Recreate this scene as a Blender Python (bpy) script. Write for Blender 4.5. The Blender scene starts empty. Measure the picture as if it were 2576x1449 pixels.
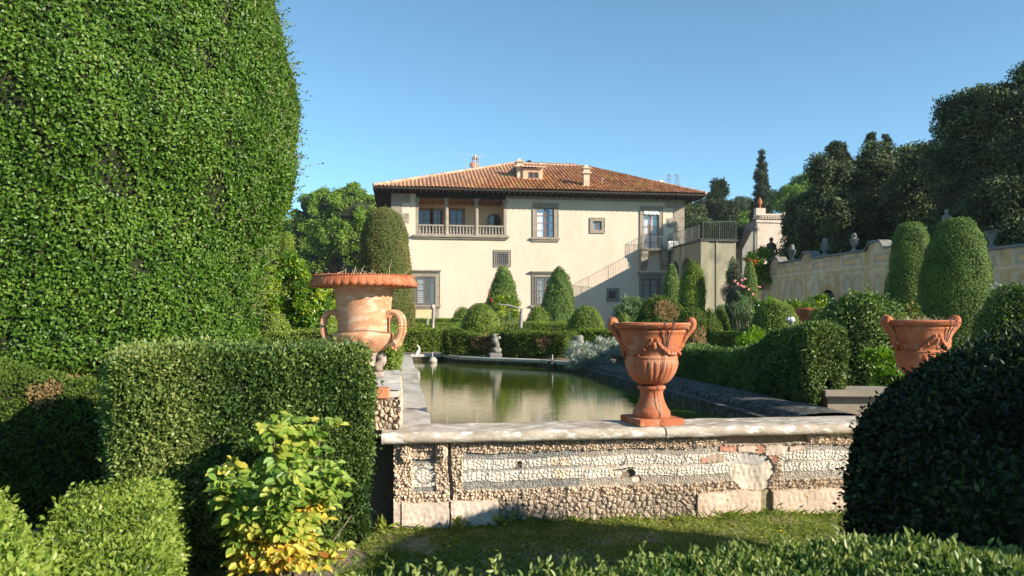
import bpy, math
import numpy as np
from mathutils import Vector
R = math.radians
rng = np.random.default_rng(7)
scene = bpy.context.scene
col = scene.collection

# ------------------------------------------------------------------ camera, light
F = 1932.0                      # focal length in units of a 2576-wide picture
YAW = R(8.28); SA, CA = math.sin(YAW), math.cos(YAW)
EYE = 1.6
cam = bpy.data.cameras.new('camera'); camo = bpy.data.objects.new('camera', cam)
col.objects.link(camo); scene.camera = camo
camo.location = (0, 0, EYE); camo.rotation_euler = (R(90), 0, -YAW)
cam.sensor_width = 36; cam.lens = F/2576*36; cam.shift_y = 75.5/2576
cam.dof.use_dof = True; cam.dof.focus_distance = 11.0; cam.dof.aperture_fstop = 5.6
cam.clip_start = 0.05; cam.clip_end = 4000

SUN = Vector((1.3, -1.0, 0.68)).normalized()
elev = math.asin(SUN.z); azim = math.atan2(SUN.x, SUN.y)
lamp = bpy.data.lights.new('sun', 'SUN'); lamp.energy = 5.0; lamp.angle = R(0.55)
lamp.color = (1.0, 0.89, 0.73)
lo = bpy.data.objects.new('sun', lamp); col.objects.link(lo)
lo.rotation_euler = SUN.to_track_quat('Z', 'Y').to_euler()
w = bpy.data.worlds.new('World'); scene.world = w; w.use_nodes = True
nt = w.node_tree; nt.nodes.clear()
sky = nt.nodes.new('ShaderNodeTexSky'); sky.sky_type = 'NISHITA'; sky.sun_disc = False
sky.sun_elevation = elev; sky.sun_rotation = azim
sky.air_density = 1.0; sky.dust_density = 0.0; sky.ozone_density = 3.5; sky.altitude = 3000
bg = nt.nodes.new('ShaderNodeBackground'); bg.inputs['Strength'].default_value = 0.115
wo = nt.nodes.new('ShaderNodeOutputWorld')
wb = nt.nodes.new('ShaderNodeVectorMath'); wb.operation = 'MULTIPLY'; wb.inputs[1].default_value = (.90, 1.14, .98)
nt.links.new(sky.outputs[0], wb.inputs[0]); nt.links.new(wb.outputs[0], bg.inputs[0]); nt.links.new(bg.outputs[0], wo.inputs[0])
scene.view_settings.view_transform = 'Standard'; scene.view_settings.look = 'None'
scene.view_settings.exposure = 1.0; scene.view_settings.gamma = 1.0
scene.cycles.max_bounces = 6; scene.cycles.transparent_max_bounces = 6
scene.cycles.caustics_reflective = False; scene.cycles.caustics_refractive = False

def at(u, D):                   # ground position seen at picture column u, D metres ahead
    t = (u-1288)/F
    return D*(SA+t*CA), D*(CA-t*SA)
def hz(v, D): return EYE+(800-v)/F*D
def px(n, D): return n/F*D

# ------------------------------------------------------------------ materials
def newmat(name):
    m = bpy.data.materials.new(name); m.use_nodes = True
    n = m.node_tree.nodes; n.clear()
    return m, n, m.node_tree.links
def coords(n, l, scale=(1, 1, 1)):
    g = n.new('ShaderNodeNewGeometry'); mp = n.new('ShaderNodeVectorMath'); mp.operation = 'MULTIPLY'
    mp.inputs[1].default_value = scale; l.new(g.outputs['Position'], mp.inputs[0]); return mp.outputs[0]
def ramp(n, stops, interp='LINEAR'):
    r = n.new('ShaderNodeValToRGB'); cr = r.color_ramp; cr.interpolation = interp
    while len(cr.elements) < len(stops): cr.elements.new(0.5)
    for e, (p, c) in zip(cr.elements, stops): e.position = p; e.color = (*c, 1)
    return r
def M(name, c1, c2=None, scale=3.0, rough=.8, bump=0.0, bscale=30, spec=.3, stretch=(1, 1, 1), detail=6, metal=0, c3=None, s3=40, lo=.35, hi=.65):
    m, n, l = newmat(name)
    b = n.new('ShaderNodeBsdfPrincipled'); o = n.new('ShaderNodeOutputMaterial'); l.new(b.outputs[0], o.inputs[0])
    b.inputs['Roughness'].default_value = rough; b.inputs['Specular IOR Level'].default_value = spec
    b.inputs['Metallic'].default_value = metal; b.inputs['Base Color'].default_value = (*c1, 1)
    P = coords(n, l, stretch)
    if c2:
        t = n.new('ShaderNodeTexNoise'); t.inputs['Scale'].default_value = scale; t.inputs['Detail'].default_value = detail
        t.inputs['Roughness'].default_value = .62
        l.new(P, t.inputs['Vector']); r = ramp(n, [(lo, c1), (hi, c2)]); l.new(t.outputs[0], r.inputs[0]); out = r.outputs[0]
        if c3:
            t2 = n.new('ShaderNodeTexNoise'); t2.inputs['Scale'].default_value = s3; t2.inputs['Detail'].default_value = 5
            l.new(P, t2.inputs['Vector']); r2 = ramp(n, [(.52, (0, 0, 0)), (.62, (1, 1, 1))]); l.new(t2.outputs[0], r2.inputs[0])
            mx = n.new('ShaderNodeMixRGB'); l.new(r2.outputs[0], mx.inputs[0]); l.new(out, mx.inputs[1]); mx.inputs[2].default_value = (*c3, 1); out = mx.outputs[0]
        l.new(out, b.inputs['Base Color'])
    if bump:
        t = n.new('ShaderNodeTexNoise'); t.inputs['Scale'].default_value = bscale; t.inputs['Detail'].default_value = 8
        l.new(P, t.inputs['Vector']); bp = n.new('ShaderNodeBump'); bp.inputs['Strength'].default_value = bump; bp.inputs['Distance'].default_value = .02
        l.new(t.outputs[0], bp.inputs['Height']); l.new(bp.outputs[0], b.inputs['Normal'])
    return m
def leafmat(name, cols, trans=.3, rough=.42, spec=.5, tcol=(1.25, 1.35, .5)):
    m, n, l = newmat(name)
    a = n.new('ShaderNodeAttribute'); a.attribute_name = 'tint'
    r = ramp(n, [(i/(len(cols)-1), c) for i, c in enumerate(cols)]); l.new(a.outputs['Fac'], r.inputs[0])
    b = n.new('ShaderNodeBsdfPrincipled'); o = n.new('ShaderNodeOutputMaterial')
    b.inputs['Roughness'].default_value = rough; b.inputs['Specular IOR Level'].default_value = spec
    l.new(r.outputs[0], b.inputs['Base Color'])
    if trans > 0:
        v = n.new('ShaderNodeVectorMath'); v.operation = 'MULTIPLY'; v.inputs[1].default_value = tcol
        l.new(r.outputs[0], v.inputs[0]); t = n.new('ShaderNodeBsdfTranslucent'); l.new(v.outputs[0], t.inputs[0])
        mx = n.new('ShaderNodeMixShader'); mx.inputs[0].default_value = trans
        l.new(b.outputs[0], mx.inputs[1]); l.new(t.outputs[0], mx.inputs[2]); l.new(mx.outputs[0], o.inputs[0])
    else: l.new(b.outputs[0], o.inputs[0])
    return m
def vcolmat(name, rough=.85, bump=.3, bscale=60, mott=.25, mscale=12, spec=.2):
    m, n, l = newmat(name)
    a = n.new('ShaderNodeAttribute'); a.attribute_name = 'col'
    b = n.new('ShaderNodeBsdfPrincipled'); o = n.new('ShaderNodeOutputMaterial'); l.new(b.outputs[0], o.inputs[0])
    b.inputs['Roughness'].default_value = rough; b.inputs['Specular IOR Level'].default_value = spec
    P = coords(n, l); t = n.new('ShaderNodeTexNoise'); t.inputs['Scale'].default_value = mscale; t.inputs['Detail'].default_value = 7
    l.new(P, t.inputs['Vector']); r = ramp(n, [(.3, (1-mott,)*3), (.7, (1+mott*.6,)*3)]); l.new(t.outputs[0], r.inputs[0])
    mx = n.new('ShaderNodeVectorMath'); mx.operation = 'MULTIPLY'; l.new(a.outputs['Color'], mx.inputs[0]); l.new(r.outputs[0], mx.inputs[1])
    l.new(mx.outputs[0], b.inputs['Base Color'])
    if bump:
        t2 = n.new('ShaderNodeTexNoise'); t2.inputs['Scale'].default_value = bscale; t2.inputs['Detail'].default_value = 6
        l.new(P, t2.inputs['Vector']); bp = n.new('ShaderNodeBump'); bp.inputs['Strength'].default_value = bump; bp.inputs['Distance'].default_value = .01
        l.new(t2.outputs[0], bp.inputs['Height']); l.new(bp.outputs[0], b.inputs['Normal'])
    return m

MAT = {}
MAT['plaster'] = M('cream_plaster', (.56, .455, .35), (.645, .53, .42), scale=.55, rough=.9, bump=.15, bscale=8, c3=(.605, .495, .385), s3=2.2, stretch=(1, 1, .45))
MAT['plaster_in'] = M('loggia_plaster', (.72, .55, .36), (.78, .62, .42), scale=.8)
MAT['pink'] = M('pink_plaster', (.46, .37, .30), (.56, .46, .38), scale=.7, rough=.9)
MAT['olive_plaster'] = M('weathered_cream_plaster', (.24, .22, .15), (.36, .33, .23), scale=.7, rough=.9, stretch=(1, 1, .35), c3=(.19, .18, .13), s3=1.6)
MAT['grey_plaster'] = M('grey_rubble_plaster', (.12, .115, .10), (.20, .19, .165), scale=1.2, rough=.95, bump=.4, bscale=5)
MAT['pietra'] = M('grey_sandstone', (.23, .195, .15), (.33, .285, .225), scale=2.5, rough=.85, bump=.2, bscale=12)
MAT['pietra_d'] = M('dark_sandstone', (.16, .16, .15), (.22, .22, .2), scale=2.5, rough=.85)
MAT['wood_dark'] = M('dark_eave_wood', (.02, .016, .012), (.035, .026, .018), scale=4, rough=.8)
MAT['wood_frame'] = M('brown_window_wood', (.22, .09, .045), (.28, .13, .07), scale=6, rough=.6)
MAT['white_frame'] = M('white_paint', (.62, .6, .55), rough=.5)
MAT['iron'] = M('grey_iron', (.14, .13, .12), (.2, .17, .14), scale=9, rough=.6)
MAT['iron_light'] = M('pale_grey_iron', (.16, .155, .14), rough=.6)
MAT['glass'] = M('dark_glass', (.035, .05, .065), rough=.06, spec=.9)
MAT['curtain'] = M('white_curtain', (.74, .76, .78), (.86, .87, .88), scale=5, stretch=(3, 3, .3), rough=.9)
MAT['canvas'] = M('white_canvas', (.7, .72, .68), rough=.9)
m, n, l = newmat('clear_glass')
b = n.new('ShaderNodeBsdfGlossy'); b.inputs['Roughness'].default_value = .04; b.inputs[0].default_value = (.8, .88, .95, 1)
t = n.new('ShaderNodeBsdfTransparent'); fr = n.new('ShaderNodeValue'); fr.outputs[0].default_value = .14
mx = n.new('ShaderNodeMixShader'); o = n.new('ShaderNodeOutputMaterial')
l.new(fr.outputs[0], mx.inputs[0]); l.new(t.outputs[0], mx.inputs[1]); l.new(b.outputs[0], mx.inputs[2]); l.new(mx.outputs[0], o.inputs[0])
MAT['clear'] = m
MAT['terra'] = M('terracotta', (.35, .095, .036), (.46, .155, .07), scale=4, rough=.75, bump=.25, bscale=45, c3=(.43, .19, .105), s3=7)
MAT['terra_pale'] = M('pale_terracotta', (.46, .20, .10), (.56, .31, .18), scale=3, rough=.75, bump=.22, bscale=40, stretch=(1, 1, 2.5), c3=(.60, .40, .27), s3=8)
MAT['brick'] = M('orange_brick', (.55, .2, .09), (.62, .27, .14), scale=9, rough=.85, bump=.3, bscale=60)
MAT['coping'] = M('lichened_coping_stone', (.30, .24, .17), (.52, .45, .37), scale=3.4, rough=.9, bump=.35, bscale=24, c3=(.66, .62, .56), s3=8, stretch=(1, 1.4, 2.2), lo=.35, hi=.62)
MAT['coping_pale'] = M('pale_coping_stone', (.42, .39, .35), (.58, .55, .50), scale=2.6, rough=.9, bump=.3, bscale=18, stretch=(1, .35, 1), c3=(.36, .31, .26), s3=3.5)
MAT['coping_dark'] = M('mossy_coping_stone', (.03, .028, .022), (.085, .078, .065), scale=6, rough=.95, bump=.5, bscale=20, c3=(.15, .15, .145), s3=14)
MAT['stone'] = M('weathered_statue_stone', (.36, .31, .26), (.56, .51, .45), scale=14, rough=.9, bump=.4, bscale=40, c3=(.25, .2, .16), s3=11)
MAT['stone_grey'] = M('grey_finial_stone', (.13, .125, .115), (.24, .23, .21), scale=5, rough=.9)
MAT['stone_dark'] = M('dark_bronze_green_stone', (.05, .045, .04), (.09, .08, .07), scale=5, rough=.9)
MAT['white_stone'] = M('white_marble', (.72, .7, .68), rough=.6)
MAT['rock'] = vcolmat('rustic_mosaic_rock', rough=.9, bump=.5, bscale=120, mott=.22, mscale=35)
MAT['fresco'] = vcolmat('faded_fresco', rough=.95, bump=0, mott=.16, mscale=2.5)
MAT['tile'] = vcolmat('clay_roof_tile', rough=.85, bump=0, mott=.3, mscale=6)
MAT['bark'] = M('grey_brown_bark', (.10, .08, .06), (.2, .16, .12), scale=20, rough=.95, bump=.5, bscale=30)
MAT['bark_dark'] = M('dark_bark', (.035, .025, .018), (.07, .05, .035), scale=15, rough=.95)
MAT['post'] = M('bleached_wood', (.2, .17, .15), (.42, .38, .36), scale=12, rough=.95, stretch=(1, 1, .3))
MAT['twig'] = M('dry_twig', (.48, .36, .24), (.62, .5, .36), scale=9, rough=.9)
MAT['core'] = M('shaded_twigs', (.012, .018, .007), (.03, .03, .015), scale=10, rough=1)  # twig colour taken near black for the shade inside foliage
MAT['yellow'] = M('yellow_petal', (.85, .5, .01), rough=.7)
MAT['stem'] = M('green_stem', (.1, .16, .04), rough=.7)
MAT['pinkrose'] = M('coral_petal', (.85, .22, .2), (.9, .45, .38), scale=30, rough=.7)
MAT['redrose'] = M('red_petal', (.75, .03, .03), rough=.7)
MAT['cable'] = M('grey_wire', (.13, .12, .12), rough=.5)
MAT['antenna'] = M('pale_metal', (.6, .62, .64), rough=.4)
MAT['ac'] = M('white_casing', (.7, .7, .66), rough=.5)

LM = {}
LM['laurel'] = leafmat('glossy_laurel_leaf', [(.018, .05, .006), (.058, .135, .012), (.11, .21, .02), (.20, .29, .05)], trans=.28, rough=.42, spec=.36)
LM['box'] = leafmat('box_leaf', [(.03, .07, .018), (.095, .16, .035), (.19, .25, .06), (.38, .41, .14)], trans=.25, rough=.42, spec=.35)
LM['box_y'] = leafmat('bright_box_leaf', [(.06, .10, .015), (.16, .24, .03), (.27, .35, .06), (.42, .46, .13)], trans=.3, rough=.42, spec=.32)
LM['box_far'] = leafmat('clipped_box_leaf', [(.05, .09, .012), (.13, .20, .022), (.21, .29, .035), (.30, .37, .07)], trans=.25, rough=.45, spec=.3)
LM['box_brown'] = leafmat('patchy_box_leaf', [(.04, .08, .012), (.11, .17, .024), (.28, .19, .08), (.42, .28, .14)], trans=.2, rough=.6, spec=.2)
LM['yew'] = leafmat('yew_needle', [(.045, .085, .018), (.10, .175, .032), (.16, .235, .05), (.24, .30, .08)], trans=.15, rough=.55, spec=.25)
LM['yew_brown'] = leafmat('bronzed_yew_needle', [(.055, .09, .02), (.11, .15, .035), (.20, .18, .06), (.27, .18, .08)], trans=.12, rough=.6, spec=.2)
LM['yew_y'] = leafmat('golden_yew_needle', [(.06, .10, .01), (.14, .21, .018), (.22, .29, .03), (.30, .36, .05)], trans=.15, rough=.55, spec=.25)
LM['dark'] = leafmat('shaded_box_leaf', [(.004, .010, .003), (.008, .020, .005), (.02, .042, .009), (.08, .11, .03)], trans=.10, rough=.4, spec=.25)  # box leaf darkened: the bush's shadowed side put into its colour
LM['oak'] = leafmat('holm_oak_leaf', [(.02, .036, .015), (.046, .075, .028), (.115, .15, .055), (.24, .27, .13)], trans=.12, rough=.55, spec=.25)
LM['oakw'] = leafmat('woodland_leaf', [(.03, .05, .025), (.065, .095, .04), (.10, .135, .05), (.16, .18, .07)], trans=.12, rough=.7, spec=.15)
LM['pine'] = leafmat('stone_pine_needle', [(.05, .10, .015), (.11, .20, .024), (.18, .29, .034), (.26, .36, .05)], trans=.15, rough=.6, spec=.2)
LM['cypress'] = leafmat('cypress_spray', [(.015, .028, .014), (.03, .05, .022), (.055, .078, .034), (.09, .11, .045)], trans=.08, rough=.7, spec=.15)
LM['lemon'] = leafmat('lemon_leaf', [(.04, .10, .006), (.09, .2, .01), (.24, .34, .015), (.5, .48, .03)], trans=.35, rough=.35, spec=.5)
LM['rose'] = leafmat('rose_leaf', [(.08, .17, .025), (.17, .29, .045), (.33, .41, .07), (.48, .46, .09), (.70, .48, .06), (.55, .27, .07)], trans=.32, rough=.45, spec=.4)
LM['fern'] = leafmat('bright_fern_leaf', [(.08, .17, .01), (.16, .28, .015), (.26, .38, .03)], trans=.4)
LM['silver'] = leafmat('silver_leaf', [(.22, .27, .22), (.36, .41, .36), (.55, .57, .5)], trans=.1, rough=.8, spec=.1)
LM['oleander'] = leafmat('oleander_leaf', [(.06, .12, .04), (.12, .2, .07), (.2, .28, .1)], trans=.2)
LM['grass'] = leafmat('grass_blade', [(.05, .11, .015), (.13, .20, .025), (.25, .30, .05), (.46, .40, .2)], trans=.35, rough=.6, spec=.2)
LM['greyconifer'] = leafmat('grey_thinning_conifer', [(.05, .07, .035), (.09, .11, .06), (.2, .17, .14), (.3, .25, .22)], trans=.1, rough=.8, spec=.1)

# ------------------------------------------------------------------ mesh helpers
class G:
    def __init__(s): s.V = []; s.n = 0; s.P = []
    def add(s, V, Fc, mat=0, tint=None, col=None, smooth=False):
        V = np.asarray(V, float).reshape(-1, 3); Fc = np.asarray(Fc, np.int64)
        if len(Fc) == 0: return
        s.P.append((Fc+s.n, mat, tint, col, len(V), smooth)); s.V.append(V); s.n += len(V)
    def build(s, name, mats, parent=None, loc=None):
        V = np.concatenate(s.V)
        org = np.zeros(3)
        p = parent
        while p is not None: org = org+np.array(p.location); p = p.parent
        if loc is not None: org = np.array(loc, float)
        me = bpy.data.meshes.new(name)
        me.vertices.add(len(V)); me.vertices.foreach_set('co', (V-org).astype(np.float32).ravel())
        loops = np.concatenate([f.ravel() for f, *_ in s.P]); tot = np.concatenate([np.full(len(f), f.shape[1]) for f, *_ in s.P])
        st = np.concatenate([[0], np.cumsum(tot)[:-1]])
        me.loops.add(len(loops)); me.loops.foreach_set('vertex_index', loops.astype(np.int32))
        me.polygons.add(len(tot)); me.polygons.foreach_set('loop_start', st.astype(np.int32))
        me.polygons.foreach_set('material_index', np.concatenate([np.full(len(f), m_) for f, m_, *_ in s.P]).astype(np.int32))
        me.polygons.foreach_set('use_smooth', np.concatenate([np.full(len(f), sm) for f, _, _, _, _, sm in s.P]).astype(bool))
        for m_ in (mats if isinstance(mats, (list, tuple)) else [mats]): me.materials.append(m_)
        if any(t is not None for _, _, t, *_ in s.P):
            a = me.attributes.new('tint', 'FLOAT', 'FACE')
            a.data.foreach_set('value', np.concatenate([np.broadcast_to(.4 if t is None else t, len(f)) for f, _, t, *_ in s.P]).astype(np.float32))
        if any(c is not None for _, _, _, c, *_ in s.P):
            a = me.attributes.new('col', 'FLOAT_COLOR', 'POINT')
            cc = np.concatenate([np.broadcast_to((.5, .5, .5) if c is None else c, (k, 3)) for _, _, _, c, k, _ in s.P])
            a.data.foreach_set('color', np.c_[cc, np.ones(len(cc))].astype(np.float32).ravel())
        me.update(calc_edges=True); me.validate()
        o = bpy.data.objects.new(name, me); col.objects.link(o)
        if parent is not None: o.parent = parent
        if loc is not None: o.location = loc
        return o
def tag(o, label=None, cat=None, group=None, kind=None):
    if label: o['label'] = label
    if cat: o['category'] = cat
    if group: o['group'] = group
    if kind: o['kind'] = kind
    return o
def thing(name, label, cat, loc, group=None):
    o = bpy.data.objects.new(name, None); col.objects.link(o); o.location = loc; o.empty_display_size = .2
    return tag(o, label, cat, group)
def copy_tree(o, parent=None):
    c = o.copy(); col.objects.link(c); c.parent = parent
    for ch in list(o.children): copy_tree(ch, c)
    return c

def box(g, x0, x1, y0, y1, z0, z1, mat=0, col=None):
    V = [(x, y, z) for z in (z0, z1) for y in (y0, y1) for x in (x0, x1)]
    g.add(V, [(0, 2, 3, 1), (4, 5, 7, 6), (0, 1, 5, 4), (2, 6, 7, 3), (0, 4, 6, 2), (1, 3, 7, 5)], mat, col=col)
def bevbox(g, x0, x1, y0, y1, z0, z1, b=.01, mat=0):
    V = []; Fc = []
    xs = [(x0, x1)]; 
    rings = [(b, z0), (0, z0+b), (0, z1-b), (b, z1)]
    for ins, z in rings:
        X0, X1, Y0, Y1 = x0+ins, x1-ins, y0+ins, y1-ins
        V += [(X0+b, Y0, z), (X1-b, Y0, z), (X1, Y0+b, z), (X1, Y1-b, z), (X1-b, Y1, z), (X0+b, Y1, z), (X0, Y1-b, z), (X0, Y0+b, z)]
    for r in range(3):
        for i in range(8):
            j = (i+1) % 8; Fc.append((r*8+i, r*8+j, r*8+8+j, r*8+8+i))
    g.add(V, Fc, mat); g.add(V, [tuple(range(7, -1, -1)), tuple(range(24, 32))], mat)
def lathe_vf(prof, seg, c=(0, 0, 0), mod=None, phase=0):
    prof = np.asarray(prof, float); a = np.linspace(0, 2*np.pi, seg, endpoint=False)+phase
    Rr = np.repeat(prof[:, :1], seg, 1); Z = np.repeat(prof[:, 1:2], seg, 1); A = np.repeat(a[None], len(prof), 0)
    if mod is not None: Rr, Z = mod(Rr, Z, A)
    V = np.stack([c[0]+Rr*np.cos(A), c[1]+Rr*np.sin(A), c[2]+Z], -1).reshape(-1, 3)
    i, j = np.meshgrid(np.arange(len(prof)-1), np.arange(seg), indexing='ij'); k = (j+1) % seg
    Fc = np.stack([i*seg+j, i*seg+k, (i+1)*seg+k, (i+1)*seg+j], -1).reshape(-1, 4)
    return V, Fc
def lathe(g, prof, seg, c=(0, 0, 0), mat=0, mod=None, smooth=True, phase=0):
    V, Fc = lathe_vf(prof, seg, c, mod, phase); g.add(V, Fc, mat, smooth=smooth)
def tube(g, pts, rad, seg=6, mat=0, smooth=True, col=None):
    pts = np.asarray(pts, float); n_ = len(pts); rad = np.broadcast_to(rad, n_)
    T = np.gradient(pts, axis=0); T /= np.linalg.norm(T, axis=1)[:, None]+1e-9
    ref = np.array([0, 0, 1.]) if abs(T[0, 2]) < .9 else np.array([1., 0, 0])
    V = []
    for p, t, r in zip(pts, T, rad):
        a = np.cross(t, ref); a /= np.linalg.norm(a)+1e-9; b_ = np.cross(t, a); ref = -np.cross(t, a)*-1 if False else ref
        th = np.linspace(0, 2*np.pi, seg, endpoint=False)
        V.append(p+r*(np.cos(th)[:, None]*a+np.sin(th)[:, None]*b_))
    V = np.concatenate(V); i, j = np.meshgrid(np.arange(n_-1), np.arange(seg), indexing='ij'); k = (j+1) % seg
    g.add(V, np.stack([i*seg+j, i*seg+k, (i+1)*seg+k, (i+1)*seg+j], -1).reshape(-1, 4), mat, smooth=smooth, col=col)
    if seg > 3: g.add(V, np.array([list(range(seg)), list(range((n_-1)*seg, n_*seg))[::-1]]), mat, col=col)
def ball(g, c, r, mat=0, seg=10, sc=(1, 1, 1), lump=0, seed=0):
    th = np.linspace(-np.pi/2, np.pi/2, seg//2+2); V, Fc = lathe_vf(np.c_[np.cos(th), np.sin(th)], seg)
    if lump: V = V*(1+lump*nz(V+seed, 2.5)[:, None])
    g.add(V*np.array(sc)*r+np.array(c), Fc, mat, smooth=True)
_nd = np.random.default_rng(3); _D = _nd.normal(size=(9, 3)); _D /= np.linalg.norm(_D, axis=1)[:, None]; _Ph = _nd.uniform(0, 6.28, 9); _Fq = _nd.uniform(.6, 1.7, 9)
def nz(P, f, s=0.0):
    P = np.asarray(P)*f
    return np.sin((P@_D.T)*_Fq*2.2+_Ph+s*3.7).sum(-1)/3.2
def cells(U, V, size, seed=0, jit=.9):
    """jittered-grid Voronoi: returns F1, F2, cell random"""
    gx = np.floor(U/size).astype(int); gy = np.floor(V/size).astype(int)
    f1 = np.full(U.shape, 9.); f2 = np.full(U.shape, 9.); rid = np.zeros(U.shape)
    def h(i, j, k):
        x = np.sin(i*127.1+j*311.7+k*74.7+seed*19.19)*43758.5453; return x-np.floor(x)
    for di in (-1, 0, 1):
        for dj in (-1, 0, 1):
            i = gx+di; j = gy+dj
            cx = (i+.5+jit*(h(i, j, 1)-.5)); cy = (j+.5+jit*(h(i, j, 2)-.5))
            d = np.hypot(U/size-cx, V/size-cy); nr = d < f1
            f2 = np.where(nr, f1, np.minimum(f2, d)); rid = np.where(nr, h(i, j, 3), rid); f1 = np.where(nr, d, f1)
    return f1, f2, rid
def grid_faces(nu, nv):
    i, j = np.meshgrid(np.arange(nu-1), np.arange(nv-1), indexing='ij')
    return np.stack([i*nv+j, (i+1)*nv+j, (i+1)*nv+j+1, i*nv+j+1], -1).reshape(-1, 4)
def vnormals(V, Fc):
    a = V[Fc[:, 1]]-V[Fc[:, 0]]; b_ = V[Fc[:, 3]]-V[Fc[:, 0]]; n1 = np.cross(a, b_)
    c_ = np.cross(V[Fc[:, 2]]-V[Fc[:, 1]], V[Fc[:, 3]]-V[Fc[:, 1]]); n1 = n1+c_
    N = np.zeros_like(V)
    for k in range(4): np.add.at(N, Fc[:, k], n1)
    return N/(np.linalg.norm(N, axis=1)[:, None]+1e-12)
def unit(A): return A/(np.linalg.norm(A, axis=-1, keepdims=True)+1e-9)

def leaves(g, P, N, L, W, face=.8, out=.35, mat=0, tint=.5, rich=False, up=0.0, droop=0.0, fold=.25):
    n_ = len(P); L = L*rng.uniform(.65, 1.25, n_)[:, None]; W = W*rng.uniform(.75, 1.2, n_)[:, None]
    bn = unit(N*face+rng.normal(size=(n_, 3))*.6)
    d = rng.normal(size=(n_, 3)); d = d-bn*(d*bn).sum(1)[:, None]; d = unit(d)
    d = unit(d+N*out+np.array([0, 0, up])); s = unit(np.cross(bn, d)); bn = np.cross(d, s)
    if not rich:
        mid = P+d*L*.45+bn*W*fold*.5
        V = np.stack([P, mid+s*W*.5, P+d*L-bn*L*droop, mid-s*W*.5], 1).reshape(-1, 3)
        g.add(V, np.arange(4*n_).reshape(-1, 4), mat, tint)
    else:
        q = bn*W*fold
        a1 = P+d*L*.28+q*.8; a2 = P+d*L*.68+q*.7-bn*L*droop*.4; tip = P+d*L-bn*L*droop
        V = np.stack([P, a1+s*W*.42, a2+s*W*.40, tip, a2-s*W*.40, a1-s*W*.42], 1).reshape(-1, 3)
        V[0::6] = P; b_ = np.arange(n_)*6
        f1 = np.stack([b_, b_+1, b_+2, b_+3], 1); f2 = np.stack([b_, b_+3, b_+4, b_+5], 1)
        t = np.broadcast_to(tint, n_)
        g.add(V, np.concatenate([f1, f2]), mat, np.concatenate([t, t]))
def sample(V, Fc, dens, cull=-.35):
    T = np.concatenate([Fc[:, [0, 1, 2]], Fc[:, [0, 2, 3]]]); a, b_, c_ = V[T[:, 0]], V[T[:, 1]], V[T[:, 2]]
    cr = np.cross(b_-a, c_-a); ar = np.linalg.norm(cr, axis=1)/2; nn = cr/(2*ar[:, None]+1e-12)
    ctr = (a+b_+c_)/3; vw = unit(np.array([0, 0, EYE])-ctr); ok = ((nn*vw).sum(1) > cull)
    ar = np.where(ok, ar, ar*.06); tot = ar.sum(); n_ = int(tot*dens)
    k = rng.choice(len(T), n_, p=ar/tot); r1 = np.sqrt(rng.random(n_))[:, None]; r2 = rng.random(n_)[:, None]
    return a[k]*(1-r1)+b_[k]*r1*(1-r2)+c_[k]*r1*r2, nn[k]

def smoothcurve(prof, n_=4):
    prof = np.asarray(prof, float); out = []
    t = np.arange(len(prof)); tt = np.linspace(0, len(prof)-1, (len(prof)-1)*n_+1)
    for x in tt:
        i = int(min(x, len(prof)-2)); f = x-i; p0 = prof[max(i-1, 0)]; p1 = prof[i]; p2 = prof[i+1]; p3 = prof[min(i+2, len(prof)-1)]
        out.append(.5*((2*p1)+(-p0+p2)*f+(2*p0-5*p1+4*p2-p3)*f*f+(-p0+3*p1-3*p2+p3)*f**3))
    out = np.array(out); out[:, 0] = np.maximum(out[:, 0], 0); return out
def dome_prof(r, h, k=2.3, n_=14):
    a = np.linspace(0, np.pi/2, n_); return np.c_[r*np.cos(a)**(2/k), h*np.sin(a)**(2/k)]
def cone_prof(r, h):
    q = [(0, .9), (.12, .98), (.28, 1), (.45, .93), (.62, .82), (.77, .68), (.88, .5), (.95, .32), (.99, .14), (1, 0)]
    return np.c_[[b_*r for a, b_ in q], [a*h for a, b_ in q]]
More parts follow.
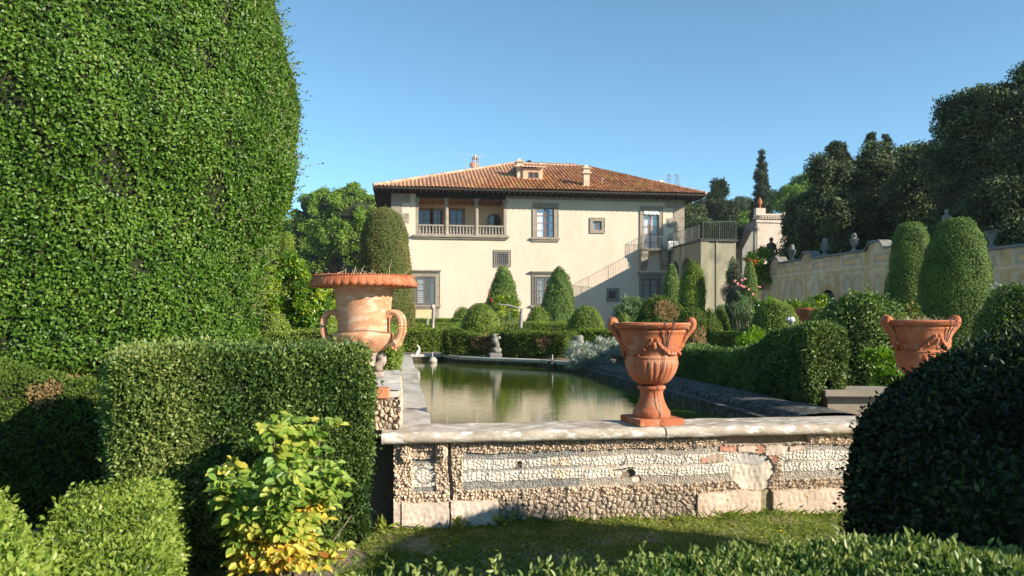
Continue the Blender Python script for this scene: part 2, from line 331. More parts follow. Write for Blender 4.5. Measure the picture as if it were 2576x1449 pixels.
def sweep_vf(path, wd, z0, z1, step=.15, rd=.08):
    path = np.asarray(path, float); seg = np.linalg.norm(np.diff(path, axis=0), axis=1); S = np.r_[0, np.cumsum(seg)]
    z1 = np.broadcast_to(z1, len(path)).astype(float); wd = np.broadcast_to(wd, len(path)).astype(float)
    n_ = max(4, int(S[-1]/step)+1); s = np.linspace(0, S[-1], n_)
    X = np.interp(s, S, path[:, 0]); Y = np.interp(s, S, path[:, 1]); H = np.interp(s, S, z1); Wd = np.interp(s, S, wd)
    T = unit(np.c_[np.gradient(X), np.gradient(Y)]); Nn = np.c_[T[:, 1], -T[:, 0]]
    hs = H.max()-z0; kv = max(3, int(hs/step)); kh = max(3, int(Wd.max()/step))
    sec = [(-1, a) for a in np.linspace(0, 1, kv, endpoint=False)]+[(a, 1) for a in np.linspace(-1, 1, kh, endpoint=False)]+[(1, a) for a in np.linspace(1, 0, kv+1)]
    sec = np.array(sec)
    rings = []
    for i in range(n_):
        def ring(sc, ds):
            q = sec.copy(); hh = H[i]-z0; ww = Wd[i]/2; x = q[:, 0]*ww; z = q[:, 1]*hh
            cx = np.clip(x, -(ww-rd), ww-rd); cz = np.minimum(z, hh-rd); dv = np.c_[x-cx, z-cz]; ln = np.linalg.norm(dv, axis=1)[:, None]
            dv = np.where(ln > rd, dv/(ln+1e-9)*rd, dv); x = cx+dv[:, 0]; z = cz+dv[:, 1]
            x = x*sc; z = hh*.5+(z-hh*.5)*sc if sc < 1 else z
            return np.c_[X[i]+Nn[i, 0]*x+T[i, 0]*ds, Y[i]+Nn[i, 1]*x+T[i, 1]*ds, z0+z]
        if i == 0:
            for sc in (.02, .35, .7, .9): rings.append(ring(sc, -rd*.6*(1 if sc < .8 else .7)))
        rings.append(ring(1.0, 0))
        if i == n_-1:
            for sc in (.9, .7, .35, .02): rings.append(ring(sc, rd*.6*(1 if sc < .8 else .7)))
    K = len(sec); V = np.concatenate(rings); Fc = grid_faces(len(rings), K)[:, ::-1]
    return V, Fc

def foliage(name, label, cat, V, Fc, L, W, dens, mat, lump=.03, lf=1.2, face=.8, out=.4, up=0., rich=False, group=None, depth=None, tintf=None, loc=None, core=True, fuzz=.02, parent=None, extra=None, kind=None, droop=0, holes=0):
    """clipped hedge or topiary: a solid twig core in painted shade with leaves all over and through its outer shell"""
    N = vnormals(V, Fc); V = V+N*(nz(V, lf)*lump)[:, None]; depth = depth or L*1.4
    g = G()
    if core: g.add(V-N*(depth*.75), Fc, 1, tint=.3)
    P, Nn = sample(V, Fc, dens)
    off = -np.abs(rng.normal(size=len(P)))*depth*.55; st = rng.random(len(P)) < .03; off = np.where(st, rng.random(len(P))*fuzz*2, off+fuzz*.3)
    P = P+Nn*off[:, None]+Nn*(nz(P, lf*6, 2)*lump*.35)[:, None]
    if holes: hz_ = nz(P, holes, 13); kp = (hz_ < 1.0)|(rng.random(len(P)) < .25); P = P[kp]; Nn = Nn[kp]
    keep = P[:, 2] > V[:, 2].min()-.02; P = P[keep]; Nn = Nn[keep]
    t = np.clip(.42+.2*rng.normal(size=len(P))+.14*nz(P, lf*2.2, 5), 0, 1)
    if tintf is not None: t = np.clip(tintf(P, t), 0, 1)
    leaves(g, P, Nn, L, W, face=face, out=out, up=up, tint=t, rich=rich, droop=droop)
    if extra: extra(g)
    if loc is None: loc = (V[:, 0].mean(), V[:, 1].mean(), V[:, 2].min())
    o = g.build(name, [mat, MAT['core'], MAT['twig']], parent=parent, loc=None if parent else loc)
    if parent is None: tag(o, label, cat, group, kind)
    return o
def topiary(label, u, D, halfw, vtop, mat, L=.05, W=.03, dens=1500, cone=True, name='yew_topiary', cat='topiary', zb=0, group=None, lump=.04, prof=None, k=2.3, tintf=None, squash=1.0, **kw):
    x, y = at(u, D); r = px(halfw, D); h = hz(vtop, D)-zb
    pr = prof if prof is not None else (smoothcurve(cone_prof(r, h), 3) if cone else dome_prof(r, h, k))
    V, Fc = lathe_vf(pr, 36, (x, y, zb))
    if squash != 1.0: V[:, 1] = y+(V[:, 1]-y)*squash
    return foliage(name, label, cat, V, Fc, L, W, dens, mat, lump=lump, lf=.9, loc=(x, y, zb), group=group, tintf=tintf, **{**dict(face=1.5, out=.25), **kw})

def crown_points(blobs, n_, clump, cull=True, shell=.35):
    """leaf positions in clumps over and inside a set of ellipsoids (centre, radii)"""
    vol = np.array([b_[1][0]*b_[1][1]+b_[1][0]*b_[1][2] for b_ in blobs]); ncl = max(12, int(n_/70))
    k = rng.choice(len(blobs), ncl, p=vol/vol.sum()); d = unit(rng.normal(size=(ncl, 3)))
    rr = 1-shell*rng.random(ncl)**1.6
    C = np.array([blobs[i][0] for i in k])+np.array([blobs[i][1] for i in k])*d*rr[:, None]
    if cull:
        vw = unit(np.array([0, 0, EYE])-C); ok = (d*vw).sum(1) > -.35; C = C[ok]; d = d[ok]
    m_ = int(n_/len(C)); e = rng.normal(size=(len(C), m_, 3)); e /= np.linalg.norm(e, axis=2)[:, :, None]; e *= (rng.random((len(C), m_, 1))**.45)*clump
    e[..., 2] *= .75
    P = (C[:, None]+e).reshape(-1, 3); Nn = unit(e.reshape(-1, 3)/clump+np.repeat(d, m_, 0)*.7); ct = np.repeat(rng.normal(size=len(C))*.16, m_)
    return P, Nn, ct
def tree(name, label, base, blobs, n_, L, W, mat, clump=.5, trunk=.25, group=None, face=.7, bark='bark_dark', cat='tree', tmul=.0, limbs=5, core=.72, trunk_top=None):
    root = thing(name, label, cat, base, group)
    g = G(); P, Nn, ct = crown_points(blobs, n_, clump)
    t = np.clip(.4+.17*rng.normal(size=len(P))+ct+tmul, 0, 1); leaves(g, P, Nn, L, W, face=face, out=.3, tint=t)
    if core:
        for c_, r_ in blobs:
            th = np.linspace(-np.pi/2, np.pi/2, 9); V, Fc = lathe_vf(np.c_[np.cos(th), np.sin(th)], 14); V = V*(1+.12*nz(V+np.array(c_), 1.5)[:, None])
            g.add(V*np.array(r_)*core+np.array(c_), Fc, 1, tint=.2)
    g.build('crown', [mat, MAT['core']], parent=root)
    g = G(); bx_, by_, bz_ = base; cs = np.array([b_[0] for b_ in blobs]); top = cs.mean(0) if trunk_top is None else np.array(trunk_top)
    p0 = np.array(base); mid = p0*.5+top*.5+np.array([trunk*.6, 0, 0]); tube(g, [p0, p0*.7+mid*.3, mid, top], [trunk*1.2, trunk, trunk*.8, trunk*.4], 8)
    for c_ in cs[:limbs*3:max(1, len(cs)//limbs)]:
        s0 = p0*.45+top*.55; c_ = np.array(c_); tube(g, [s0, s0*.5+c_*.5+np.array([0, 0, .05]), c_], [trunk*.55, trunk*.35, trunk*.12], 6)
    g.build('trunk', MAT[bark], parent=root)
    return root

# ================================================================== the setting
def structure(o): o['kind'] = 'structure'; return o
MAT['ground'] = M('dry_earth', (.20, .14, .10), (.34, .26, .20), scale=4, rough=1, bump=.5, bscale=40, c3=(.12, .15, .04), s3=9)
MAT['hill'] = M('hill_grass', (.07, .10, .035), (.15, .16, .07), scale=.02, rough=1)
g = G(); xs = np.r_[-900, -60, np.linspace(-8, 9, 69), 60, 1000]; ys = np.r_[-200, -20, np.linspace(0, 12, 61), 90, 1250]
X, Y = np.meshgrid(xs, ys, indexing='ij'); pp = np.stack([X, Y, 0*X], -1).reshape(-1, 3)
pp[:, 2] = np.where((abs(pp[:, 0]) < 8) & (pp[:, 1] < 11) & (pp[:, 1] > .5), .012*nz(pp, 2.1)+.008*nz(pp, 5), 0)-.015
g.add(pp, grid_faces(len(xs), len(ys)), smooth=True); structure(g.build('ground', MAT['ground']))
# upper terrace and hillside on the right
g = G(); xs = np.r_[22.6, 24, 27, 30, 35, np.linspace(42, 900, 60)]; ys = np.r_[np.linspace(10, 62, 14), np.linspace(75, 1200, 70)]
X, Y = np.meshgrid(xs, ys, indexing='ij')
d_ = np.clip((np.hypot(X, Y)-110)/430, 0, 1); az = np.arctan2(X, Y)
Z = 4.3+(3*d_**2-2*d_**3)*(68-36*np.clip((az-R(20))/R(14), 0, 1))*np.clip((az-R(14.0))/R(5), 0, 1)
Z = Z+d_*nz(np.stack([X, Y, 0*X], -1).reshape(-1, 3), .012).reshape(X.shape)*2
for i, yv in enumerate(ys):
    if yv > 44: Z[:5, i] = np.where(xs[:5] < 30.1, -.6 if yv < 57 else 1.5, Z[:5, i])
g.add(np.stack([X, Y, Z], -1), grid_faces(len(xs), len(ys)), smooth=True); structure(g.build('hillside', MAT['hill']))

# ------------------------------------------------------------------ pool
ZC = .73; ZW = .575
PX0, PX1 = .256, 3.36
far_edge = [(PX0, 18.6), (1.02, 18.6), (1.28, 17.5), (1.75, 16.9), (2.35, 16.35), (2.9, 15.8), (PX1+.1, 14.6)]
m, n, l = newmat('pond_water')
b = n.new('ShaderNodeBsdfPrincipled'); o = n.new('ShaderNodeOutputMaterial'); l.new(b.outputs[0], o.inputs[0])
b.inputs['Base Color'].default_value = (.06, .088, .008, 1); b.inputs['Roughness'].default_value = .012; b.inputs['IOR'].default_value = 1.95
P = coords(n, l, (.7, 3.6, 1)); t1 = n.new('ShaderNodeTexNoise'); t1.inputs['Scale'].default_value = 5.5; t1.inputs['Detail'].default_value = 3
l.new(P, t1.inputs['Vector']); bp = n.new('ShaderNodeBump'); bp.inputs['Strength'].default_value = .10; bp.inputs['Distance'].default_value = .012
l.new(t1.outputs[0], bp.inputs['Height']); l.new(bp.outputs[0], b.inputs['Normal']); MAT['water'] = m
g = G(); g.add([(-.02, 6.1, ZW), (3.6, 6.1, ZW), (3.6, 19.2, ZW), (-.02, 19.2, ZW)], [(0, 1, 2, 3)]); structure(g.build('pond_water', MAT['water']))

pool = thing('pool_basin', 'long raised garden pool rimmed with lichened stone and rustic pebble mosaic front', 'pool', (1.6, 6.0, 0))
def rollbox(g, x0, x1, y0, y1, z0, z1, r, mat=0, noise=.0022, yz=True):
    """slab with a half-round nose along its -y edge, slightly worn"""
    h = z1-z0; a = np.linspace(-np.pi/2, np.pi/2, 9); nose = [(y0+h/2-h/2*np.cos(t), (z0+z1)/2+h/2*np.sin(t)) for t in a]
    sec = [(y1, z0)]+nose+[(y0+(y1-y0)*f, z1) for f in (.3, .5, .7, .9)]+[(y1, z1)]
    xs = np.linspace(x0, x1, max(2, int((x1-x0)/.03))); K = len(sec)
    V = np.array([[(x, y, z) for y, z in sec] for x in xs]).reshape(-1, 3)
    V[:, 1:] += np.c_[nz(V, 9), nz(V, 7, 3)]*noise
    e = np.minimum(abs(V[:, 0]-x0), abs(V[:, 0]-x1)); V[:, 2] -= np.where(e < .012, .004, 0)
    g.add(V, grid_faces(len(xs), K), mat, smooth=True); g.add(V, [list(range(K))], mat); g.add(V, [list(range(len(V)-K, len(V)))[::-1]], mat)
for x0, x1 in ((-.14, 2.075), (2.09, 4.3), (4.315, 7.0)):
    g = G(); rollbox(g, x0, x1, 5.835, 6.34, ZC-.085, ZC, .04); g.build('coping', MAT['coping'], pool)
g = G(); box(g, -1.5, -.15, 6.12, 6.34, ZC-.075, ZC-.003); g.build('coping', MAT['coping'], pool)
# long left coping, right curb, far kerb
g = G(); ys_ = np.linspace(6.345, 18.6, 90); xs_ = np.array([PX0, PX0, PX0-.1, -.02, -.03]); zs_ = np.array([ZC-.09, ZC-.004, ZC-.004, ZC-.004, ZC-.09])
V = np.stack([np.repeat(xs_[None], 90, 0), np.repeat(ys_[:, None], 5, 1), np.repeat(zs_[None], 90, 0)], -1).reshape(-1, 3); V[:, 2] += .004*nz(V, 6); V[:, 0] += .006*nz(V, 4, 2)
g.add(V, grid_faces(90, 5)); g.build('coping', MAT['coping_pale'], pool)
g = G(); a = np.linspace(0, np.pi, 9); sec = [(3.50, .60)]+[(3.80-.30*np.cos(t), .69+.07*np.sin(t)**.7) for t in a]+[(4.1, .5)]
ys_ = np.linspace(6.36, 15.2, 150); V = np.array([[(x, y, z) for x, z in sec] for y in ys_]).reshape(-1, 3); V += np.c_[nz(V, 3)*.008, 0*V[:, 0], nz(V, 3, 4)*.006]
g.add(V, grid_faces(150, len(sec)), smooth=True); g.build('curb', MAT['coping_dark'], pool)
g = G(); box(g, 3.36, 3.51, 6.35, 14.9, ZW-.3, .672); g.build('ledge', MAT['coping_dark'], pool)
g = G(); fe = np.array(far_edge); ss = np.r_[0, np.cumsum(np.linalg.norm(np.diff(fe, axis=0), axis=1))]; s_ = np.linspace(0, ss[-1], 60)
cx_ = np.interp(s_, ss, fe[:, 0]); cy_ = np.interp(s_, ss, fe[:, 1])
V = np.array([[(x, y-.02, ZC-.07), (x, y-.03, ZC-.05), (x, y-.03, ZC-.012), (x, y-.01, ZC), (x, y+.28, ZC), (x, y+.28, ZC-.1)] for x, y in zip(cx_, cy_)]).reshape(-1, 3)
g.add(V, grid_faces(60, 6)); g.build('kerb', MAT['coping_pale'], pool)
MAT['wetrock'] = M('wet_rock', (.03, .022, .014), (.12, .09, .06), scale=9, rough=.8, bump=.8, bscale=25)
g = G(); V = np.array([[(x, y+.0, z) for z in np.linspace(ZW-.05, ZC-.06, 5)] for x, y in zip(cx_, cy_)]).reshape(-1, 3); V[:, 1] += .03*nz(V, 8); g.add(V, grid_faces(60, 5)); g.build('inner_wall', MAT['wetrock'], pool)
# earth fill behind the kerb and beside the pool
g = G(); g.add([(-1.2, 6.4, ZC-.03), (-.04, 6.4, ZC-.03), (-.04, 19, ZC-.03), (-1.2, 19, ZC-.03)], [(0, 1, 2, 3)]); g.add([(-1.2, 18.75, ZC-.03), (6, 18.75, ZC-.03), (6, 20.6, ZC-.03), (-1.2, 20.6, ZC-.03)], [(0, 1, 2, 3)])
g.add([(4.05, 6.4, .6), (9, 6.4, .6), (9, 20.6, .7), (4.05, 20.6, .7)], [(0, 1, 2, 3)]); g.add([(1.1, 18.76, ZC-.034), (1.3, 17.7, ZC-.034), (3.5, 15.0, ZC-.034), (4.1, 18.76, ZC-.034)], [(0, 1, 2, 3)])
structure(g.build('garden_soil', MAT['ground']))

# rustic mosaic front: one finely modelled relief, tufa crust, pebbles, slate bands, base stones
def h1(x, s=1.): y = np.sin(x*91.7*s+13.1)*4375.5; return y-np.floor(y)
xs = np.arange(-.05, 5.6, .0048); zs = np.linspace(-.02, .66, 138)
X, Z = np.meshgrid(xs, zs, indexing='ij'); Q = np.stack([X, 0*X, Z], -1).reshape(-1, 3)
wob = (.006*nz(Q, 3.1)+.004*nz(Q, 9, 2)).reshape(X.shape); z = Z+wob; x = X+wob*1.2
TUFA = np.array([.68, .55, .42]); SLATE = np.array([.27, .26, .24]); WHITE = np.array([.72, .655, .56]); PLAST = np.array([.62, .51, .42]); BRICK = np.array([.5, .24, .17]); MORT = np.array([.50, .42, .33])
D_ = np.zeros(X.shape); C_ = np.zeros(X.shape+(3,)); C_[:] = TUFA
f1, f2, rid = cells(x, z*1.0, .027, 1); k1, k2, kid = cells(x, z, .013, 5)
ed = np.clip((f2-f1)*2.2, 0, 1); ke = np.clip((k2-k1)*2.5, 0, 1)
tufaD = .034*ed**.6*(.45+.8*rid)+.012*ke; D_[:] = tufaD
C_[:] = (TUFA*(.8+.45*rid[..., None]))*(.78+.22*ed[..., None])+np.array([.03, .0, -.01])*(kid[..., None]-.5)  # crevice shade painted in: colour darkens towards cell edges
def put(mask, depth, colr): D_[mask] = depth[mask] if hasattr(depth, 'shape') else depth; C_[mask] = colr[mask] if np.ndim(colr) > 1 else colr
p1, p2, pid = cells(x*.96, z, .031, 9, .8); pe = np.clip((p2-p1)*2.6, 0, 1)
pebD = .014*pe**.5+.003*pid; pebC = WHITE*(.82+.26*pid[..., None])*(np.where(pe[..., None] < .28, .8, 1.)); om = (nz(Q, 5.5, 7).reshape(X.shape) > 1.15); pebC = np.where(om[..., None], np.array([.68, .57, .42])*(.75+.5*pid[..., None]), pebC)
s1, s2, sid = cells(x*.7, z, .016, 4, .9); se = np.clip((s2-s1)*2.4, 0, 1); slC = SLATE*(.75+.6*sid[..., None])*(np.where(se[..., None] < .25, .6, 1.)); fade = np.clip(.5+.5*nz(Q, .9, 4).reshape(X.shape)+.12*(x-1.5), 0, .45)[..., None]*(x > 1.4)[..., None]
slC = slC*(1-fade)+fade*TUFA*.75*(.8+.4*sid[..., None])
def panel(xa, xb):
    inx = (x > xa) & (x < xb)
    put(inx & (z > .497) & (z < .552), .010+.006*se, slC); put(inx & (z > .266) & (z < .33), .010+.006*se, slC)
    wh = inx & (z > .33) & (z < .497); put(wh, .008+pebD, pebC)
    mid = inx & (abs(z-.414+.006*np.sin(x*4)) < .0125); put(mid, .012+.004*se, slC*1.35)
    k = np.mod(x-.3, .26); kk = .13+.036*np.sin((z-.414)*28); put(wh & (abs(k-kk) < .005), .012+.003*se, slC*1.2)
panel(.475, 2.86); panel(3.1, 5.4)
put((x > .37) & (x < .395), -.012, SLATE*.45)
put((x > .375) & (x < .392) & (z > .2) & (z < .55), -.006+.004*se, slC*.9)
sq = (x > .095) & (x < .275); put(sq & (z > .49) & (z < .525), .008+.004*se, slC); put(sq & (z > .262) & (z < .300), .008+.004*se, slC)
put(sq & (z > .300) & (z < .482), .006+.009*np.clip((p2-p1)*3, 0, 1), pebC*1.05)
rr_ = np.hypot(x-.185, (z-.391)); put(sq & (abs(rr_-.066) < .0085), .012+.003*se, slC)
put((z > .552) & (z < .585) & sq, -.01+tufaD*.4, C_*.8)
# brackets above the pilaster, rough crust top
for cx0 in (.045, .32):
    q = np.clip(1-((x-cx0)/.045)**2-((z-.575)/.085)**2, 0, 1); D_ += .055*q**.6
# base course of dressed blocks either side of a stretch of coarse crust
c1, c2, cid = cells(x, z, .045, 12, .95); ce = np.clip((c2-c1)*2.2, 0, 1)
lowc = (z < .195) & (x > .77) & (x < 2.38); put(lowc, .008+.032*ce**.55*(.4+.8*cid)+.008*ke, np.array([.52, .42, .33])*(.75+.45*cid[..., None])*(.7+.3*ce[..., None]))  # gaps between the coarse lumps get painted shade as well
ledge = (z < .186) & ((x < .77) | (x > 2.38))
joint = np.zeros(X.shape, bool)
for jx in (-.0, .37, .77, 2.38, 2.93, 3.02, 3.75, 4.4, 5.0): joint |= abs(x-jx) < .006
q0 = (.0016*nz(Q, 12)+.0012*nz(Q, 47, 2)).reshape(X.shape); put(ledge, .045+q0, PLAST*(1+.12*nz(Q, 7, 3).reshape(X.shape)[..., None])); put(ledge & joint, .015, MORT*.5); put(ledge & (z > .176), .03, MORT)
pk = ledge & (x > 2.38); C_[pk] = C_[pk]*np.array([1.0, .92, .87])
put((x > 2.935) & (x < 3.015) & (z < .2), .01, np.array([.3, .25, .15])*(.8+.5*rid[..., None]))
# patched plaster and exposed bricks
pl = (x > 2.72+.06*np.sin(z*14)) & (x < 3.02+.03*np.sin(z*22)) & (z > .195) & (z < .49); put(pl, .012+q0*1.5, np.array([.58, .49, .40])*(1+.1*nz(Q, 9, 8).reshape(X.shape)[..., None]))
put(pl & (z > .40) & (x < 2.97), .014+q0, np.array([.42, .39, .36]))
for (xa, xb, za, zb_, cc) in ((2.56, 2.71, .50, .55, BRICK), (2.73, 2.9, .50, .555, PLAST*np.array([1, .9, .85])), (2.905, 2.96, .49, .56, BRICK*.9), (2.98, 3.16, .475, .56, PLAST*.95), (2.47, 2.60, .42, .485, np.array([.38, .29, .22])), (2.42, 2.47, .43, .47, BRICK), (3.02, 3.08, .42, .47, BRICK*.7), (3.18, 3.3, .50, .53, PLAST*np.array([1, .82, .78]))):
    put((x > xa) & (x < xb) & (z > za) & (z < zb_), .026+q0, cc*np.ones(3)*(1+.1*nz(Q, 11, 5).reshape(X.shape)[..., None]))
put((x > 2.62) & (x < 3.35) & (z > .565), -.02+q0, np.array([.33, .25, .18])*np.ones(3))
hole = (np.hypot((x-1.80)/.05, (z-.345)/.03) < 1) | ((abs(x-1.75) < .08) & (abs(z-.385) < .006)); put(hole, -.012, np.array([.22, .17, .12])); put((np.hypot((x-1.87)/.04, (z-.3)/.022) < 1), .002+q0, PLAST)
put((np.hypot((x-.93)/.022, (z-.452)/.03) < 1), -.004, np.array([.25, .14, .10]))
C_ = C_*(1+.09*nz(Q, 2.3, 6).reshape(X.shape)[..., None]); C_ = np.clip(C_, .02, .85)
D_ = np.where(z > .645, -.03, D_)
V = np.stack([X, 5.965-D_, Z], -1).reshape(-1, 3); g = G()
g.add(V, grid_faces(len(xs), len(zs)), col=C_.reshape(-1, 3)); box(g, -.05, 7, 5.99, 6.30, -.1, ZC-.088, col=(.3, .25, .2)); box(g, -1.5, -.051, 6.2, 6.30, -.1, ZC-.08, col=(.2, .17, .13))
g.build('mosaic_front', MAT['rock'], pool)
for (rx, rz) in ((.93, .452), (1.78, .455), (3.18, .43)):
    g = G(); t = np.linspace(0, 2*np.pi, 13); tube(g, np.c_[rx+.011*np.cos(t), 5.93+0*t, rz-.008+.014*np.sin(t)], .003, 5); tube(g, [(rx, 5.935, rz+.004), (rx, 5.975, rz+.006)], .004, 5)
    g.build('iron_ring', MAT['iron'], pool)

# pier beside the pool that carries the big urn
pier = thing('urn_pier', 'rustic tufa pier with cracked grey slab on top beside pool corner', 'pier', (-.45, 6.1, ZC))
g = G(); n1, n2 = 150, 60; U_, W_ = np.meshgrid(np.linspace(0, 1.0, n1), np.linspace(0, .235, n2), indexing='ij')
def rockface(P0, du, nrm, w_, h_, seed):
    nu, nv = int(w_/.006), int(h_/.006); U, V_ = np.meshgrid(np.linspace(0, w_, nu), np.linspace(0, h_, nv), indexing='ij')
    a1, a2, ai = cells(U*1.25+seed, V_*.8, .045, seed, .9); e = np.clip((a2-a1)*2, 0, 1); b1, b2, bi = cells(U, V_, .018, seed+3); be = np.clip((b2-b1)*2, 0, 1)
    d = -.01+.04*e**.55*(.5+.6*ai)+.009*be; c = np.array([.60, .47, .34])*(.8+.4*ai[..., None])*(.5+.5*e[..., None])  # shade of the rock crevices put into the colour
    Pn = np.array(P0)+U[..., None]*np.array(du)+V_[..., None]*np.array([0, 0, 1])+d[..., None]*np.array(nrm); f = grid_faces(nu, nv)
    return Pn.reshape(-1, 3), f, c.reshape(-1, 3)
for P0, du, nn, ww, sd in (((-.62, 6.06, ZC), (1, 0, 0), (0, -1, 0), .60, 2), ((-.02, 6.06, ZC), (0, 1, 0), (1, 0, 0), 2.4, 8)):
    V, f, c = rockface(P0, du, nn, ww, .235, sd); g.add(V, f, col=c)
box(g, -1.0, -.045, 6.085, 8.9, ZC-.01, ZC+.225, col=(.35, .28, .2)); g.build('rock_block', MAT['rock'], pier)
g = G(); ys_ = np.linspace(6.32, 8.72, 60); xs_ = np.r_[-1.0, np.linspace(-.9, 0, 20)]; X, Y = np.meshgrid(xs_, ys_, indexing='ij'); Zt = 1.015+.005*nz(np.stack([X, Y, 0*X], -1).reshape(-1, 3), 5).reshape(X.shape)
Zt = Zt-np.where(abs(Y-7.15-.1*np.sin(X*6)) < .02, .012, 0); g.add(np.stack([X+.008*np.sin(Y*7), Y, Zt], -1), grid_faces(21, 60)); box(g, -1.0, -.004, 6.325, 8.72, ZC+.226, 1.003); g.build('slab', MAT['coping_pale'], pier)
g = G(); bevbox(g, -.40, -.085, 6.10, 6.31, ZC+.236, 1.045, .008); o = tag(g.build('brick', MAT['brick'], loc=(-.26, 6.2, ZC+.236)), 'orange terracotta block lying on the rustic pier in front of the slab', 'brick')

# ------------------------------------------------------------------ urns
def strands(g, pts, rad, mat=0, seg=5): tube(g, pts, rad, seg, mat)
def dry_stems(name, label, c, r, n_, hh, seed, spread=1.0, grassy=False):
    rg = np.random.default_rng(seed); g = G()
    for i in range(n_):
        a = rg.uniform(0, 6.28); rr = r*math.sqrt(rg.random())*.9; p = np.array([c[0]+rr*math.cos(a), c[1]+rr*math.sin(a), c[2]-.03]); root_ = np.array([c[0], c[1], c[2]-.10])
        d = unit(np.array([rg.normal()*.9*spread, rg.normal()*.6*spread, .12+abs(rg.normal())*.45])); L_ = hh*rg.uniform(.5, 1.6); b_ = rg.normal(size=3)*L_*.12
        strands(g, [root_, p, p+d*L_*.5+b_, p+d*L_+b_*1.2-np.array([0, 0, L_*.1])], [.004, .0035, .0028, .0012] if not grassy else [.002, .0018, .0014, .0007], seg=4)
    return tag(g.build(name, MAT['twig'], loc=c), label, 'dried plant')
MAT['foot_stone'] = M('mottled_pinkish_stone', (.24, .17, .13), (.44, .36, .30), scale=13, rough=.9, bump=.3)
# tall pale urn on its scrolled stone foot
UX, UY, UZ = -.365, 7.95, 1.012
urn = thing('terracotta_urn', 'large pale terracotta urn with wide scalloped rim and twin loop handles on grey stone foot', 'urn', (UX, UY, UZ))
zb = .235
prof = [(.06, .0), (.15, .0), (.205, .03), (.25, .075), (.285, .12), (.305, .165), (.30, .198), (.268, .205), (.262, .215), (.262, .24), (.264, .30), (.27, .40), (.278, .5), (.29, .58), (.305, .64), (.325, .672)]
def modg(Rr, Z, A):
    k_ = np.exp(-((Z-.12)/.05)**2); return Rr*(1+.02*k_*np.cos(A*16)), Z
g = G(); lathe(g, smoothcurve(prof, 3), 192, (UX, UY, UZ+zb), mod=modg); g.build('body', MAT['terra_pale'], urn)
g = G()
prof = [(.32, .668), (.40, .672), (.48, .672), (.522, .668), (.536, .682), (.534, .70), (.522, .73), (.508, .752), (.502, .762), (.496, .77), (.484, .776), (.476, .77), (.44, .72), (.30, .70)]
def modr(Rr, Z, A):
    k_ = np.exp(-((Z-.70)/.035)**2)*(Rr > .45); sc = np.abs(np.sin(A*21)); return Rr+k_*(.010*sc-.004)-.0, Z-np.where((Z < .69) & (Rr > .5), .012*(1-sc)*-1+.006, 0)
lathe(g, prof, 336, (UX, UY, UZ+zb), mod=modr)
for i in range(110):
    a = i/110*2*np.pi; ball(g, (UX+.498*math.cos(a), UY+.498*math.sin(a), UZ+zb+.772), .0115, seg=6)
for i in range(42):      # raised egg outlines on the lip
    a0 = (i+.5)/42*2*np.pi; t = np.linspace(-1, 1, 9); aa = a0+t*.058; rz = .742-.052*np.sqrt(np.clip(1-t**2, 0, 1)); rr = .512+.026*(.745-rz)/.05
    tube(g, np.c_[UX+rr*np.cos(aa), UY+rr*np.sin(aa), UZ+zb+rz], .0042, 5)
g.build('rim', MAT['terra'], urn)
g = G(); lathe(g, [(0, .715), (.3, .72), (.44, .725)], 40, (UX, UY, UZ+zb)); g.build('soil', MAT['ground'], urn)
for sgn, ang0 in ((1, R(-20)), (-1, R(-6))):
    g = G(); masks = []
    for dt in (-1, 1):
        e = np.array([math.cos(ang0), math.sin(ang0), 0])*sgn; q = np.array([-e[1], e[0], 0]); o_ = np.array([UX, UY, UZ+zb])+q*dt*.052
        pts = [o_+e*r_+np.array([0, 0, z_]) for r_, z_ in ((.245, .36), (.285, .405), (.335, .412), (.385, .375), (.408, .30), (.405, .22), (.385, .16), (.36, .12), (.315, .07))]
        p_ = smoothcurve(np.array(pts)+1000, 4)-1000; tube(g, p_, .026, 12)
        for s in (-.011, .011): tube(g, p_+q*s+e*.013, .014, 6)
        masks.append((o_, e, q))
    hd = g.build('handle', MAT['terra_pale'], urn)
    for o_, e, q in masks:      # bearded mask where each loop meets the bowl
        g = G(); ball(g, o_+e*.352+np.array([0, 0, .10]), .032, seg=10, sc=(1, 1, 1.6))
        for kk in range(26):
            v = rng.normal(size=3)*.6; ball(g, o_+e*(.355+.02*v[0])+q*.028*v[1]+np.array([0, 0, .11+.05*v[2]]), .017, seg=6)
        g.build('mask', MAT['terra_pale'], hd)
g = G()
tube(g, [(UX+.276*math.cos(a), UY+.276*math.sin(a), UZ+zb+.222+.012*math.sin(a*3)) for a in np.linspace(3.4, 6.2, 30)], .003, 4); g.build('wire', MAT['cable'], urn)
g = G(); bevbox(g, UX-.16, UX+.20, UY-.17, UY+.17, UZ+.0, UZ+.045, .006)
lathe(g, smoothcurve([(.10, .045), (.13, .06), (.135, .09), (.11, .13), (.125, .19), (.15, .24)], 3), 24, (UX+.02, UY, UZ))
for sgn in (1, -1):     # volutes
    t = np.linspace(0, 1, 22); pth = [(UX+.02+sgn*(.14+.035*math.sin(u_*5.5)-.02*u_), UY-.06, UZ+.235-.20*u_**.8) for u_ in t]; tube(g, pth, .042, 10)
    ball(g, (UX+.02+sgn*.125, UY-.06, UZ+.078), .048, seg=12, sc=(1, 1.6, .8))
g.build('foot', MAT['foot_stone'], urn)
dry_stems('dried_stems', 'tangle of dry bare stems in the large scalloped urn', (UX, UY, UZ+zb+.76), .45, 75, .15, 3)

